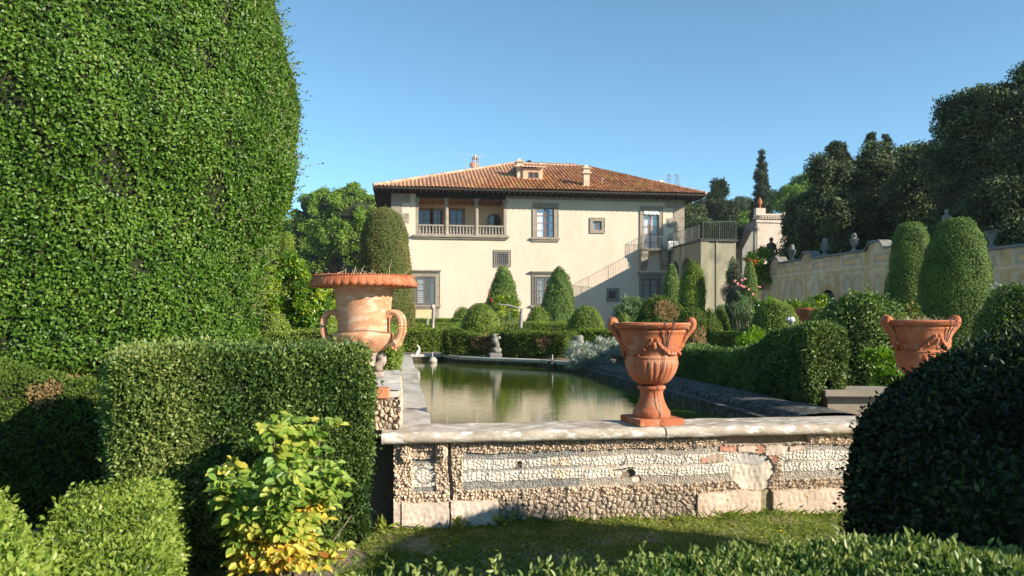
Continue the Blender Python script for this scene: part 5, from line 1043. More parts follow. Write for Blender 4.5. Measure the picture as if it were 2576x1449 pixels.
P_ = coords(n, l); t1 = n.new('ShaderNodeTexNoise'); t1.inputs['Scale'].default_value = 1.7; t1.inputs['Detail'].default_value = 9; t1.inputs['Roughness'].default_value = .7; l.new(P_, t1.inputs['Vector'])
r_ = ramp(n, [(.36, (.08, .115, .025)), (.5, (.16, .165, .06)), (.62, (.36, .28, .19))]); l.new(t1.outputs[0], r_.inputs[0]); l.new(r_.outputs[0], b.inputs['Base Color'])
g = G(); X, Y = np.meshgrid(np.linspace(-.2, 5, 90), np.linspace(2.6, 6.0, 60), indexing='ij'); pp = np.stack([X, Y, 0*X], -1).reshape(-1, 3); pp[:, 2] = .012*nz(pp, 2.1)+.008*nz(pp, 5)-.0045
pp[:, 0] += np.where(pp[:, 0] < .1, .15*nz(pp, 1.5), 0); g.add(pp, grid_faces(90, 60), smooth=True); structure(g.build('lawn', m))
def flower(name, label, cat, x_, y_, h_, group, r_=.011):
    rt = thing(name, label, cat, (x_, y_, 0), group); g = G(); tube(g, [(x_, y_, 0), (x_+.008, y_, h_*.6), (x_+.004, y_-.01, h_)], .0016, 4); g.build('stem', MAT['stem'], rt)
    g = G(); lathe(g, [(.3*r_, 0), (r_, .5*r_), (r_*1.25, .75*r_), (.5*r_, .9*r_), (0, .7*r_)], 10, (x_+.004, y_-.01, h_), mod=lambda Rr, Z, A: (Rr*(1+.15*np.cos(A*5)), Z)); g.build('petals', MAT['yellow'], rt); return rt
fl = flower('dandelion', 'small yellow dandelion among the lawn grass', 'flower', .45, 5.80, .10, 'yellow dandelions in the lawn')
for x_, y_, h_ in ((.49, 5.78, .07), (.32, 5.2, .05), (1.55, 5.45, .07), (1.78, 5.3, .05), (1.1, 5.0, .05), (2.2, 4.9, .05), (2.55, 5.75, .17), (1.45, 5.8, .13), (3.25, 5.8, .16), (3.5, 5.75, .17), (.7, 4.2, .05), (.05, 4.0, .05), (2.7, 5.2, .06), (.35, 4.6, .05), (2.0, 4.3, .05)):
    c = copy_tree(fl); c.location = (x_, y_, (h_-.10)*.9)
for (x_, y_, lb) in ((.42, 5.82, 'broad green weed leaf at the foot of the pale corner stones'), (.78, 5.86, 'small leafy weed rooted where pale base stones end'), (-.12, 5.9, 'light green weed in the dark corner beside the wall end')):
    g = G(); k = 14; leaves(g, np.tile([x_, y_, .015], (k, 1))+rng.normal(size=(k, 3))*[.02, .01, .012], unit(rng.normal(size=(k, 3))*[1, .5, .3]+[0, -.3, .8]), .10, .03, face=.3, out=1.0, tint=.65, rich=True); tag(g.build('weed', LM['grass'], loc=(x_, y_, 0)), lb, 'weed')

# rose bush with yellowing leaves
rb = thing('rose_bush', 'rose bush with bright green leaves turning yellow at its base', 'bush', (-.72, 4.6, 0))
g = G(); gl = G(); rg = np.random.default_rng(11)
tips = []
for k in range(17):
    a = rg.uniform(0, 6.28); b0 = np.array([-.72+.10*math.cos(a)+(.12 if k % 3 == 0 else -.04), 4.6+.06*math.sin(a), 0]); lean = np.array([np.clip(rg.normal()*.12, -.18, .18), -.02+rg.normal()*.07, 0]); hh = rg.uniform(.5, .93)*(1.08 if abs(lean[0]) < .09 else .8); 
    p = [b0, b0+lean*.4+[0, 0, hh*.4], b0+lean*1.0+[0, 0, hh*.75], b0+lean*1.5+[0, 0, hh]]; p = smoothcurve(np.array(p)+1000, 5)-1000; tube(g, p, np.linspace(.010, .0035, len(p)), 6, mat=0); tips.append(p)
    for q in p[4::1]:
        if abs(q[0]+.70) > .31: continue
        for s in range(3):
            d = unit(np.array([rg.normal(), rg.normal()*.8-.35, .25+.3*rg.normal()])); L_ = rg.uniform(.07, .13); pr_ = q+np.outer(np.linspace(.15, 1, 4), d)*L_-np.outer(np.linspace(0, 1, 4)**2, [0, 0, .03]); tube(g, [q, q+d*L_*.6, pr_[-1]], [.002, .0015, .001], 3)
            sd = unit(np.cross(d, [0, 0, 1.])); zq = q[2]; base_t = .30 if zq > .5 else (.42 if zq > .36 else .60); tn = np.clip(base_t+rg.normal()*.12+(.35 if rg.random() < .07 else 0), 0, 1)
            PP = np.concatenate([pr_[:3]+sd*.004, pr_[:3]-sd*.004, pr_[3:]]); NN = np.concatenate([np.tile(sd, (3, 1)), np.tile(-sd, (3, 1)), d[None]])
            L1 = rg.uniform(.048, .072); dd = unit(NN+d*.5+np.array([0, 0, -.45])+rg.normal(size=(7, 3))*.15); upn = unit(np.array([.25, -.5, .9])+rg.normal(size=(7, 3))*.35); ss = unit(np.cross(upn, dd)); bn = np.cross(dd, ss)
            W1 = L1*.62; q8 = [PP, PP+dd*L1*.22+ss*W1*.36+bn*.006, PP+dd*L1*.55+ss*W1*.5+bn*.007, PP+dd*L1*.85+ss*W1*.3+bn*.001, PP+dd*L1-bn*.006, PP+dd*L1*.85-ss*W1*.3+bn*.001, PP+dd*L1*.55-ss*W1*.5+bn*.007, PP+dd*L1*.22-ss*W1*.36+bn*.006]
            VV = np.stack(q8, 1).reshape(-1, 3); b8 = np.arange(7)*8; F_ = np.concatenate([np.stack([b8, b8+1, b8+2, b8+3], 1), np.stack([b8, b8+3, b8+4, b8+5], 1), np.stack([b8, b8+5, b8+6, b8+7], 1)]); tt_ = np.clip(tn+rg.normal(size=7)*.05, 0, 1); gl.add(VV, F_, 0, np.tile(tt_, 3))
g.build('stems', MAT['bark'], rb); gl.build('leaves', LM['rose'], rb)

# ================================================================== hedges and shrubs round the pool
hedge('narrow yellow-green box hedge along the left pool coping', [(-.29, 9.35), (-.29, 12), (-.27, 15), (-.25, 18.4)], .50, ZC-.03, [1.30, 1.32, 1.36, 1.40], LM['box_y'], .034, .02, 5500, rd=.09, lump=.04, step=.14, out=.6, face=.6, depth=.06)
def fh(label, u0, u1, vt, vb_z, D, mat='box_far', wd=.7, L=.045, dens=3400, D2=None, **kw):
    x0, y0 = at(u0, D); x1, y1 = at(u1, D2 or D); return hedge(label, [(x0, y0), (.6*x0+.4*x1, .6*y0+.4*y1), (x1, y1)], wd, vb_z, [hz(vt, D), hz(vt, .5*(D+(D2 or D))), hz(vt, D2 or D)], LM[mat], L, L*.55, dens, step=.2, depth=.07, rd=.07, **kw)
fh('clipped box hedge block at far left end of the pool', 1010, 1124, 830, ZC, 20.6)
fh('long clipped hedge block with brown bare patches behind the far pool kerb', 1136, 1438, 834, ZC, 18.6, D2=17.0, tintf=lambda P, t: np.where((np.hypot(P[:, 0]-1.95+.08*nz(P, 5), (P[:, 2]-1.0)*1.3) < .26)|(np.hypot(P[:, 0]-3.15, (P[:, 2]-1.05)) < .15), .72+.3*(t-.4), np.minimum(t, .62)*.66), mat='box_brown', lump=.05)
fh('box hedge right of the stone ball behind silvery bushes', 1466, 1640, 828, .6, 18.2, D2=17.4)
for u, rr, vt, lb in ((1472, .36, 857, 'silvery santolina bush with fading flower heads at far pool corner'), (1532, .42, 850, 'silver grey santolina bush behind the middle urn')):
    x_, y_ = at(u, 14.6); h_ = hz(vt, 14.6)-.55; g = G(); P, Nn, ct = crown_points([((x_, y_, .55+h_*.45), (rr, rr, h_*.55)), ((x_+.15, y_-.1, .55+h_*.35), (rr*.8, rr, h_*.45))], 9000, .09, shell=.6); leaves(g, P, Nn+[0, 0, .6], .05, .014, face=.3, out=1, tint=np.clip(.45+.2*rng.normal(size=len(P))+ct, 0, 1)); tag(g.build('santolina_bush', LM['silver'], loc=(x_, y_, .55)), lb, 'bush')
# right hedge beside the pool: a low run rising into a tall block
hedge('long box hedge on the right of the pool rising to a tall square end', [(4.44, 14.6), (4.44, 11.2), (4.42, 9.3), (4.38, 8.7), (4.37, 8.4), (4.37, 7.42)], [.6, .6, .52, .46, .44, .44], .5, [1.22, 1.17, 1.18, 1.30, 1.50, 1.52], LM['box'], .036, .021, 6500, rd=.10, lump=.05, step=.13, up=.1, out=.6, face=.6, depth=.06, tintf=lambda P, t: t-.06)
x_, y_ = at(2176, 11.2)
bl = [((x_, y_, 1.1), (.65, .8, .95)), ((x_+.5, y_+.2, 1.0), (.6, .6, .85)), ((x_+1.0, y_, .8), (.5, .6, .6))]
V, Fc = lathe_vf([(.64, 0), (.68, .5), (.67, 1.1), (.62, 1.5), (.48, 1.8), (.28, 1.96), (0, 2.02)], 40, (x_-.02, y_, 0)); foliage('camellia_bush', 'big dark glossy rounded bush behind the tall end of right hedge', 'bush', V, Fc, .06, .035, 2300, LM['box'], lump=.10, lf=1.6, out=.6, face=.6, depth=.12, fuzz=.05, loc=(x_, y_, 0))
x2, y2 = at(2262, 12.4); V, Fc = lathe_vf([(.6, 0), (.62, .5), (.55, 1.1), (.42, 1.5), (.22, 1.74), (0, 1.8)], 36, (x2, y2, 0)); foliage('camellia_bush', 'bronze tinged bush sloping down left of the half hidden urn', 'bush', V, Fc, .06, .034, 2000, LM['box_brown'], lump=.09, lf=1.6, out=.6, face=.6, depth=.12, fuzz=.05, loc=(x2, y2, 0), tintf=lambda P, t: t*.85)
# leafy rose shoots between
x_, y_ = at(2215, 8.6); g = G(); P, Nn, ct = crown_points([((x_, y_, .95), (.22, .25, .3)), ((x_+.05, y_-.25, .8), (.25, .2, .2)), ((x_+.25, y_-.35, .72), (.25, .2, .12))], 2600, .10, shell=.8); leaves(g, P, Nn+[0, -.3, .5], .055, .03, face=.5, out=.6, tint=np.clip(.3+.12*rng.normal(size=len(P)), 0, 1), rich=True); tag(g.build('climbing_shrub', LM['fern'], loc=(x_, y_, .6)), 'bright leafy shrub growing over the moulded ledge left of hidden urn', 'shrub')
# bright fern-like shrub and parterre hedges behind
x_, y_ = at(1888, 13.0); g = G(); P, Nn, ct = crown_points([((x_, y_, 1.15), (.26, .3, .28)), ((x_-.12, y_, 1.05), (.2, .25, .2)), ((x_+.15, y_, 1.2), (.15, .2, .2))], 5200, .10, shell=.8); leaves(g, P, Nn+[.3, 0, .5], .05, .022, face=.4, out=.8, tint=np.clip(.55+.2*rng.normal(size=len(P)), 0, 1)); tag(g.build('fern_shrub', LM['fern'], loc=(x_, y_, .5)), 'yellow-green feathery shrub above the low right hedge', 'shrub')
fh('low clipped parterre hedge with sunny top and dark side', 1786, 1880, 837, 0, 22, wd=1.6)
fh('second low parterre hedge beyond the feathery shrub', 1800, 1960, 829, 0, 27, wd=1.6)
fh('parterre hedge left in front of villa behind the posts', 1040, 1160, 816, 0, 27, wd=1.4)
fh('parterre hedge strip just behind far left hedge block', 1040, 1150, 822, 0, 23.5, wd=.8)
fh('parterre hedge between the two middle domes with sunny top', 1265, 1425, 812, 0, 26, wd=1.5)
fh('shaded low hedge at the foot of the villa wall', 1030, 1160, 803.5, 0, 52, wd=1.2, L=.09, dens=900)
fh('far parterre hedge at right before the conifers', 1700, 1990, 805, 0, 40, wd=1.4, L=.08, dens=900)
# topiary
yk = dict(mat=LM['yew'])
topiary('tall bronzed clipped yew cone behind the large scalloped urn', 968, 21.5, 72, 518, LM['yew_brown'], L=.045, W=.02, dens=4200, depth=.07, lump=.06, prof=smoothcurve([(px(70, 21.5), 0), (px(72, 21.5), 1.0), (px(72, 21.5), 1.9), (px(70, 21.5), 2.5), (px(66, 21.5), 3.1), (px(61, 21.5), 3.7), (px(52, 21.5), 4.2), (px(36, 21.5), 4.55), (px(15, 21.5), 4.72), (0, 4.76)], 2))
topiary('left yew cone of the pair in front of villa', 1262, 36, 47, 668, LM['yew'], L=.075, W=.04, dens=1500, lump=.10)
topiary('right yew cone of the pair in front of villa', 1403.5, 36, 45, 668, LM['yew'], L=.075, W=.04, dens=1500, lump=.10)
topiary('slim yew cone at left of two below the balcony', 1690, 38, 26, 661, LM['yew'], L=.075, W=.04, dens=1500, lump=.06, zb=0, k=3)
topiary('golden green yew cone at right of two below the balcony', 1742, 34, 41, 655, LM['yew_y'], L=.07, W=.04, dens=1700, lump=.08)
topiary('narrow tapering yew cone beside the pink roses', 1885, 37, 25, 649, LM['yew'], L=.075, W=.04, dens=1500)
topiary('small yew cone top beyond the grey conifer', 1843, 40, 20, 645, LM['yew'], L=.075, W=.04, dens=1200)
topiary('left of the twin giant yews before the frescoed wall', 2293, 17.5, 58, 560, LM['yew'], L=.036, W=.017, dens=6500, depth=.06, lump=.06, prof=smoothcurve([(px(58, 17.5), 0), (px(60, 17.5), 1.2), (px(57, 17.5), 2.0), (px(50, 17.5), 2.8), (px(44, 17.5), 3.3), (px(32, 17.5), 3.62), (px(14, 17.5), 3.76), (0, 3.78)], 3))
topiary('right and larger of the twin giant yews before the frescoed wall', 2411, 15.5, 84, 545, LM['yew'], L=.036, W=.017, dens=6500, depth=.06, lump=.06, prof=smoothcurve([(px(80, 15.5), 0), (px(84, 15.5), .9), (px(85, 15.5), 1.6), (px(78, 15.5), 2.3), (px(66, 15.5), 2.9), (px(52, 15.5), 3.3), (px(32, 15.5), 3.55), (px(12, 15.5), 3.64), (0, 3.65)], 3))
dm_ = dict(cone=False, name='box_dome')
topiary('rounded box dome in front of the left yew cone', 1209.5, 24, 59, 764, LM['box_far'], L=.05, W=.028, dens=2600, **dm_)
topiary('box dome half hidden behind the dome at left', 1165, 29, 36, 772, LM['box_far'], L=.055, W=.03, dens=2000, **dm_)
topiary('box dome between the two yew cones', 1355, 29, 40, 770, LM['box_far'], L=.055, W=.03, dens=2200, **dm_)
topiary('wide box dome left of the middle urn', 1476, 24, 56, 771, LM['box_far'], L=.05, W=.028, dens=2600, **dm_)
topiary('small box dome just behind the rim of the middle urn', 1568, 26, 20, 786, LM['box_far'], L=.05, W=.028, dens=2200, **dm_)
def browny(cs):
    def f(P, t):
        for cx_, cz_, rx_, rz_ in cs:
            u = 1288+F*((P[:, 0]*CA-P[:, 1]*SA)/(P[:, 0]*SA+P[:, 1]*CA)); pass
        return t
    return f
x_, y_ = at(1668, 19); rr = px(84, 19)
V, Fc = lathe_vf(dome_prof(rr, hz(746, 19), 2.4), 44, (x_, y_, 0)); V[:, 2] -= 0
bp1 = at(1690, 18.3); bp2 = at(1742, 17.6)
foliage('box_mound', 'broad box mound with dead brown patches behind the middle urn', 'topiary', V, Fc, .045, .025, 3600, LM['box_brown'], lump=.09, lf=1.3, depth=.07, loc=(x_, y_, 0), tintf=lambda P, t: np.where((((P[:, 0]-bp1[0])/.33)**2+((P[:, 2]-1.78)/.24)**2 < 1)&(P[:, 1] < y_), .7+.35*(t-.4), np.minimum(t, .62)*.62))
x_, y_ = at(1742, 17.8); V, Fc = lathe_vf(dome_prof(px(50, 17.8), hz(782, 17.8), 2.6), 36, (x_, y_, 0)); foliage('box_mound', 'smaller mound with a withered brown side right of the middle urn', 'topiary', V, Fc, .045, .025, 3600, LM['box_brown'], lump=.08, lf=1.6, depth=.07, loc=(x_, y_, 0), tintf=lambda P, t: np.where((P[:, 2] < 1.38)&(P[:, 0] < x_+.18), .68+.4*(t-.4), np.minimum(t, .62)*.62))
topiary('dome with a dark hollow at its left right of brown mound', 1783, 22.5, 38, 768, LM['box_brown'], L=.05, W=.028, dens=2600, lump=.13, tintf=lambda P, t: np.minimum(t, .62)*.6, **dm_)
topiary('smooth box dome beside the dome with dark hollow', 1812, 24.5, 26, 780, LM['box_far'], L=.05, W=.028, dens=2600, **dm_)
topiary('far box dome left of pink rose stems', 1812, 30, 24, 766, LM['box_far'], L=.055, W=.03, dens=2200, **dm_)
topiary('dull green dome behind pink rose stems', 1872, 28, 36, 765, LM['box_far'], L=.055, W=.03, dens=2200, **dm_)
topiary('large smooth box dome before the frescoed wall', 1951, 21, 74, 759, LM['box_far'], L=.045, W=.025, dens=3200, **dm_)
topiary('box dome partly hidden left of the glossy bush', 2060, 22, 40, 769, LM['box_far'], L=.05, W=.028, dens=2400, **dm_)
topiary('dark leathery mound at the right edge below stone wall', 2560, 10.5, 128, 716, LM['box'], L=.055, W=.03, dens=2400, lump=.09, out=.6, face=.6, tintf=lambda P, t: t*.75, **dm_)
x_, y_ = at(1991, 17.6); zo = hz(812, 17.6); so = thing('stone_ornament', 'white stone ornament above the right hedge before large dome', 'ornament', (x_, y_, 0)); g = G()
for dx, dz, r_, sc in ((0, .07, .075, (1.1, 1, .9)), (-.07, .08, .045, (1.2, 1, .8)), (.02, .10, .05, (1.2, .9, .8))): ball(g, (x_+dx, y_, zo+dz), r_, seg=12, sc=sc, lump=.15)
g.build('carved_head', MAT['white_stone'], so); g = G(); tube(g, [(x_, y_, 0), (x_, y_, zo+.02)], .05, 8); g.build('stem', MAT['stone_grey'], so)
def shrub(name, label, u, D, blobs, n_, L, W, mat, clump=.15, cat='shrub', tmul=0, stems=6, petals=None, zb=0, up=.5, flowers=None):
    x_, y_ = at(u, D); rt = thing(name, label, cat, (x_, y_, zb)); B = [((x_+a, y_+b_, c_), r_) for a, b_, c_, r_ in blobs]; g = G(); P, Nn, ct = crown_points(B, n_, clump, shell=.9, cull=False); leaves(g, P, Nn+[0, 0, up], L, W, face=.4, out=.6, tint=np.clip(.45+.2*rng.normal(size=len(P))+ct+tmul, 0, 1)); g.build('foliage', mat, rt)
    g = G()
    for k in range(stems):
        c_, r_ = B[k % len(B)]; q = np.array(c_)+rng.normal(size=3)*np.array(r_)*.4; tube(g, [(x_+rng.normal()*.06, y_+rng.normal()*.06, zb), (.5*(x_+q[0]), .5*(y_+q[1]), .5*(zb+q[2])+.1), q], [.018, .012, .005], 5)
    g.build('stems', MAT['bark'], rt)
    if flowers:
        m_, rad, ps = flowers
        for (uu, vv, dd) in ps:
            xf, yf = at(uu, D-dd); zf = hz(vv, D-dd); g = G()
            for q in range(9): ball(g, (xf+rng.normal()*rad*.45, yf+rng.normal()*rad*.4, zf+rng.normal()*rad*.4), rad*.55, seg=7)
            g.build('bloom', MAT[m_], rt)
    return rt
shrub('oleander_bush', 'pale green oleander bush at the foot of villa wall', 1585, 34, [(0, 0, 1.9, (.55, .5, .65)), (-.35, 0, 1.7, (.4, .4, .5)), (.35, 0, 1.9, (.4, .4, .6))], 9000, .14, .03, LM['oleander'], clump=.22, stems=8)
shrub('red_rose_bush', 'loose red rose bush tied to a post before left yew cone', 1268, 21.5, [(-.15, 0, 1.95, (.25, .2, .3)), (.12, 0, 1.9, (.3, .2, .3)), (0, 0, 1.55, (.2, .2, .25)), (.3, 0, 1.7, (.15, .1, .1))], 1500, .055, .035, LM['lemon'], clump=.12, tmul=.1, flowers=('redrose', .026, [(1235, 751, .3), (1237, 758, .3), (1229, 741, .2)]))
shrub('pink_rose_bush', 'leggy coral pink rose bush with bare pale stems', 1870, 24, [(-.1, 0, 2.1, (.4, .3, .4)), (.15, 0, 1.7, (.35, .3, .4)), (0, 0, 1.4, (.3, .2, .3))], 1500, .06, .035, LM['oleander'], clump=.14, stems=26, flowers=('pinkrose', .04, [(1849, 706, .2), (1856, 714, .3), (1866, 705, .2), (1873, 701, .2), (1865, 719, .3), (1884, 728, .3), (1911, 722, .1), (1872, 721, .1), (1895, 740, .1)]))
shrub('bougainvillea', 'bright shrub with magenta flowers at the far end of frescoed wall', 1903, 46.5, [(0, 0, 4.9, (.7, .5, .8)), (.3, 0, 4.0, (.5, .5, .8)), (-.3, 0, 5.2, (.4, .4, .4)), (.5, 0, 5.5, (.5, .4, .4))], 6000, .14, .09, LM['lemon'], clump=.25, tmul=-.05, flowers=('redrose', .12, [(1892, 662, .3), (1884, 655, .3), (1897, 666, .4), (1899, 660, .3)]))
shrub('citrus_bush', 'yellow-green citrus bushes espaliered low before frescoed wall', 1975, 25.5, [(-.5, 0, 1.9, (.4, .3, .35)), (.2, 0, 1.95, (.5, .3, .35)), (.9, 0, 1.8, (.5, .3, .45)), (1.35, 0, 2.1, (.2, .2, .45))], 6500, .085, .045, LM['lemon'], clump=.18, tmul=-.08)
shrub('grey_conifer', 'thinning grey half dead conifer beside the wing wall', 1842, 33, [(0, 0, 1.5, (.42, .4, .9)), (0, 0, 2.5, (.38, .35, .9)), (.08, 0, 3.4, (.26, .25, .7)), (-.1, 0, .8, (.45, .4, .6))], 26000, .075, .03, LM['greyconifer'], clump=.16, stems=4)
shrub('blue_flowering_shrub', 'pale flowering shrub in front of the wall at far right', 2517, 12.5, [(0, 0, 2.05, (.14, .12, .22)), (.12, 0, 1.85, (.12, .1, .2)), (-.05, 0, 1.7, (.15, .12, .15))], 700, .05, .03, LM['silver'], clump=.09, stems=5)
x_, y_ = at(2033, 23); g = G(); lathe(g, [(.30, 0), (.36, .5), (.42, .9), (.46, .95), (.44, 1.0), (.36, .96), (0, .9)], 24, (x_, y_, .9)); tag(g.build('terracotta_pot', MAT['terra'], loc=(x_, y_, .9)), 'plain terracotta pot of the citrus bushes behind the large dome', 'pot')
# rustic posts
for (u, vt, D, lb) in ((1090.5, 772, 22.5, 'gnarled bleached wooden post left of the box domes'), (1312, 776, 21, 'tall bleached post beside the red rose bush'), (1075, 800, 26, 'thin pale post behind gnarled post')):
    x_, y_ = at(u, D); g = G(); zt_ = hz(vt, D); r_ = .05 if u > 1080 else .03; q = np.linspace(0, 1, 12); tube(g, np.c_[x_+.02*np.sin(q*7), y_+0*q, q*zt_], r_*(1+.2*np.sin(q*23)), 8)
    if u < 1100 and u > 1080: ball(g, (x_-.02, y_, zt_), .075, seg=8, lump=.2)
    if u > 1300: tube(g, [(x_, y_, zt_-.02), (x_-.3, y_, zt_+.08), (x_-.65, y_, zt_+.12)], [.025, .02, .012], 6)
    tag(g.build('wooden_post', MAT['post'], loc=(x_, y_, 0)), lb, 'post')
# left garden
fh('tall clipped cypress screen slab beyond the laurel', 660, 728, 590, 0, 40, mat='yew_y', wd=1.6, L=.08, dens=1000)
fh('lower pale green clipped screen by the laurel edge', 650, 692, 643, 0, 34, mat='yew_y', wd=1.4, L=.08, dens=1000)
topiary('sloping bright box mound beside the laurel foot', 688, 14.5, 62, 779, LM['box_y'], L=.045, W=.024, dens=3200, **dm_)
topiary('small bright mound tucked against the laurel', 632, 12.5, 40, 806, LM['box_y'], L=.04, W=.024, dens=3200, **dm_)
topiary('box dome directly left of the large urn', 822, 17.5, 34, 768, LM['box_y'], L=.045, W=.024, dens=3000, **dm_)
fh('low hedge behind the tall square hedge at left', 690, 850, 834, 0, 12.5, mat='box_y', wd=.8, L=.035, dens=4000)
x_, y_ = at(713, 16.5); tree('lemon_tree', 'small lemon tree with bright leaves and forked dark trunk', (x_, y_, 0), [((x_+.1, y_, 2.25), (.5, .5, .55)), ((x_+.45, y_, 1.9), (.42, .5, .5)), ((x_-.25, y_, 2.0), (.3, .3, .25)), ((x_+.55, y_-.1, 1.6), (.3, .3, .45)), ((x_+.1, y_, 2.7), (.22, .25, .3))], 9000, .085, .045, LM['lemon'], clump=.17, trunk=.05, tmul=-.05, core=0, limbs=4)
x_, y_ = at(806, 19.5); tree('citrus_tree', 'yellow-green citrus tree half behind the large urn rim', (x_, y_, 0), [((x_, y_, 2.1), (.45, .45, .5)), ((x_+.2, y_, 1.7), (.4, .4, .45)), ((x_-.3, y_, 2.3), (.3, .3, .35))], 7000, .08, .045, LM['lemon'], clump=.17, trunk=.05, core=0, limbs=3, tmul=.08)
x_, y_ = at(668, 14.5); tree('citrus_tree', 'small yellow leaved citrus poking out beside the laurel', (x_, y_, 0), [((x_, y_, 2.05), (.16, .2, .32)), ((x_+.05, y_, 1.85), (.16, .2, .2))], 1300, .08, .045, LM['lemon'], clump=.12, trunk=.03, core=0, limbs=2, tmul=.3)
# ================================================================== trees
def T(name, label, u, D, blobs, n_, L, W, mat, zb=0, sat=0, **kw):
    """blobs given as (du, v, ru, rv) in picture units at distance D"""
    x_, y_ = at(u, D); B = []; blobs = list(blobs); nb = len(blobs)
    for i in range(nb*sat):
        du, v, ru, rv = blobs[i % nb]; a = rng.uniform(-.35, np.pi+.35); f_ = rng.uniform(.22, .4); blobs.append((du+ru*.92*math.cos(a), v-rv*.92*math.sin(a), ru*f_, rv*f_*1.1))
    for du, v, ru, rv in blobs:
        dd = rng.normal()*px(ru, D)*.2; xx_, yy_ = at(u+du, D+dd); B.append(((xx_, yy_, hz(v, D)), (px(ru, D), px(ru, D)*.9, px(rv, D))))
    return tree(name, label, (x_, y_, zb), B, n_, L, W, mat, **kw)
T('stone_pine', 'broad domed stone pine left of the villa', 850, 95, [(-30, 560, 70, 62), (30, 535, 75, 52), (85, 560, 55, 60), (-85, 600, 55, 48), (-125, 610, 40, 45), (-60, 640, 60, 35), (20, 600, 80, 40), (-20, 505, 45, 25), (60, 640, 45, 30)], 60000, .34, .15, LM['pine'], clump=.7, trunk=.5, limbs=8, core=.8, face=.4, sat=4, tmul=.14)
T('cypress', 'conical dark cypress left of the pink lodge', 1916, 112, [(rng.normal()*1.5, v_, 2+27*((v_-390)/200)**.75, 17) for v_ in range(398, 610, 14)], 30000, .30, .13, LM['cypress'], zb=2, clump=.5, trunk=.35, core=.7, sat=2)
T('cedar', 'ragged dark cedar right of the villa roof corner', 1810, 105, [(0, 480, 16, 22), (-8, 508, 26, 22), (10, 540, 32, 26), (-15, 572, 36, 26), (10, 458, 9, 12), (-9, 462, 9, 8)], 24000, .32, .14, LM['cypress'], zb=2, clump=.6, trunk=.35, core=.65, sat=3)
wd_ = [('spreading grey-green oak behind the wing fence', 1800, 88, [(0, 600, 40, 30), (-40, 585, 35, 30), (35, 590, 32, 28)], 'oakw'), ('rounded woodland oak right beside villa roof corner', 1742, 95, [(0, 555, 35, 32), (-15, 600, 35, 35), (22, 590, 30, 30)], 'oakw'),
       ('round bright pine left of the pink lodge', 1868, 120, [(0, 560, 30, 20), (5, 575, 22, 14)], 'pine'), ('woodland tree on the slope below the pylons', 1765, 170, [(0, 520, 35, 20), (-20, 540, 30, 22)], 'oakw'),
       ('woodland tree between cedar and cypress', 1862, 160, [(0, 520, 32, 22), (12, 540, 30, 22)], 'oakw'), ('leafy tree on the slope right of the cypress', 1965, 150, [(0, 505, 34, 28), (20, 525, 28, 22)], 'oakw'),
       ('bright umbrella pine on the slope behind dark oaks', 2030, 140, [(0, 456, 38, 16), (-25, 475, 24, 12), (22, 480, 24, 14)], 'pine'), ('second bright pine lower on the slope by the oaks', 1992, 130, [(0, 490, 32, 18), (-15, 515, 24, 14)], 'pine')]
for lb, u, D, bb, mt in wd_: T('hill_tree' if mt == 'oakw' else 'umbrella_pine', lb, u, D, bb, 9000, .36, .17, LM[mt], zb=3, clump=.8, trunk=.25)
ok = dict(mat=LM['oak'], zb=4.3, clump=.55, trunk=.3, core=.8, sat=3)
def oak(label, u, D, bb, n_=26000, L=.19, W=.09, **kw): k = dict(ok); k.update(kw); mt = k.pop('mat'); return T('holm_oak', label, u, D, bb, n_, L, W, mt, **k)
oak('holm oak at the left end of the dark row touching pink lodge', 2024, 47, [(0, 560, 44, 60), (-22, 600, 26, 45), (20, 620, 50, 50), (35, 540, 40, 60), (-25, 640, 25, 25)])
oak('holm oak crown behind the left scrolled humps', 2110, 46, [(0, 470, 60, 60), (-20, 540, 70, 60), (30, 560, 60, 70), (-45, 430, 25, 30), (10, 620, 70, 40)], 34000)
oak('sunlit crowned holm oak in the middle of dark row', 2225, 48, [(0, 430, 70, 52), (-40, 480, 60, 60), (45, 470, 60, 70), (0, 540, 80, 70), (60, 400, 30, 30), (-20, 392, 30, 20), (20, 610, 80, 50)], 40000)
oak('holm oak with sparse top shoots left of the tallest tree', 2330, 44, [(0, 440, 60, 60), (-30, 500, 60, 70), (30, 540, 70, 80), (15, 400, 18, 28), (0, 610, 80, 50), (-50, 400, 14, 20)], 34000)
oak('tall dark holm oak rising behind twin yews', 2445, 38, [(0, 320, 75, 70), (-30, 400, 80, 80), (40, 420, 80, 90), (20, 260, 45, 35), (0, 510, 90, 80), (10, 590, 90, 50), (-55, 290, 25, 30)], 46000)
oak('tallest dark holm oak cut by the right edge', 2560, 36, [(0, 280, 70, 75), (20, 380, 90, 90), (-10, 500, 90, 80), (30, 220, 45, 35), (-35, 240, 30, 30), (0, 590, 100, 60)], 40000)
T('cypress', 'dark broad cypress top above the oaks at left', 2103, 62, [(0, 385, 20, 26), (6, 410, 24, 26), (-6, 370, 9, 10)], 7000, .22, .1, LM['cypress'], zb=4, clump=.4)
T('cypress', 'narrow cypress tip above the middle oak, left one', 2192, 75, [(0, 370, 10, 30), (0, 350, 7, 13), (0, 400, 11, 30)], 5000, .22, .1, LM['cypress'], zb=4, clump=.3)
T('cypress', 'narrow cypress tip above the middle oak, right one', 2229, 78, [(0, 368, 9, 25), (0, 352, 6, 12), (0, 400, 10, 30)], 4000, .22, .1, LM['cypress'], zb=4, clump=.3)
T('cypress', 'tiny cypress top showing over the villa ridge', 1331, 140, [(0, 412, 6, 10), (0, 430, 6, 14)], 900, .3, .14, LM['cypress'], clump=.3)
oak('holm oak behind the wall just beyond the right edge of the tallest oak', 2740, 35, [(0, 300, 90, 90), (20, 420, 110, 110), (-10, 540, 100, 80)], 9000)
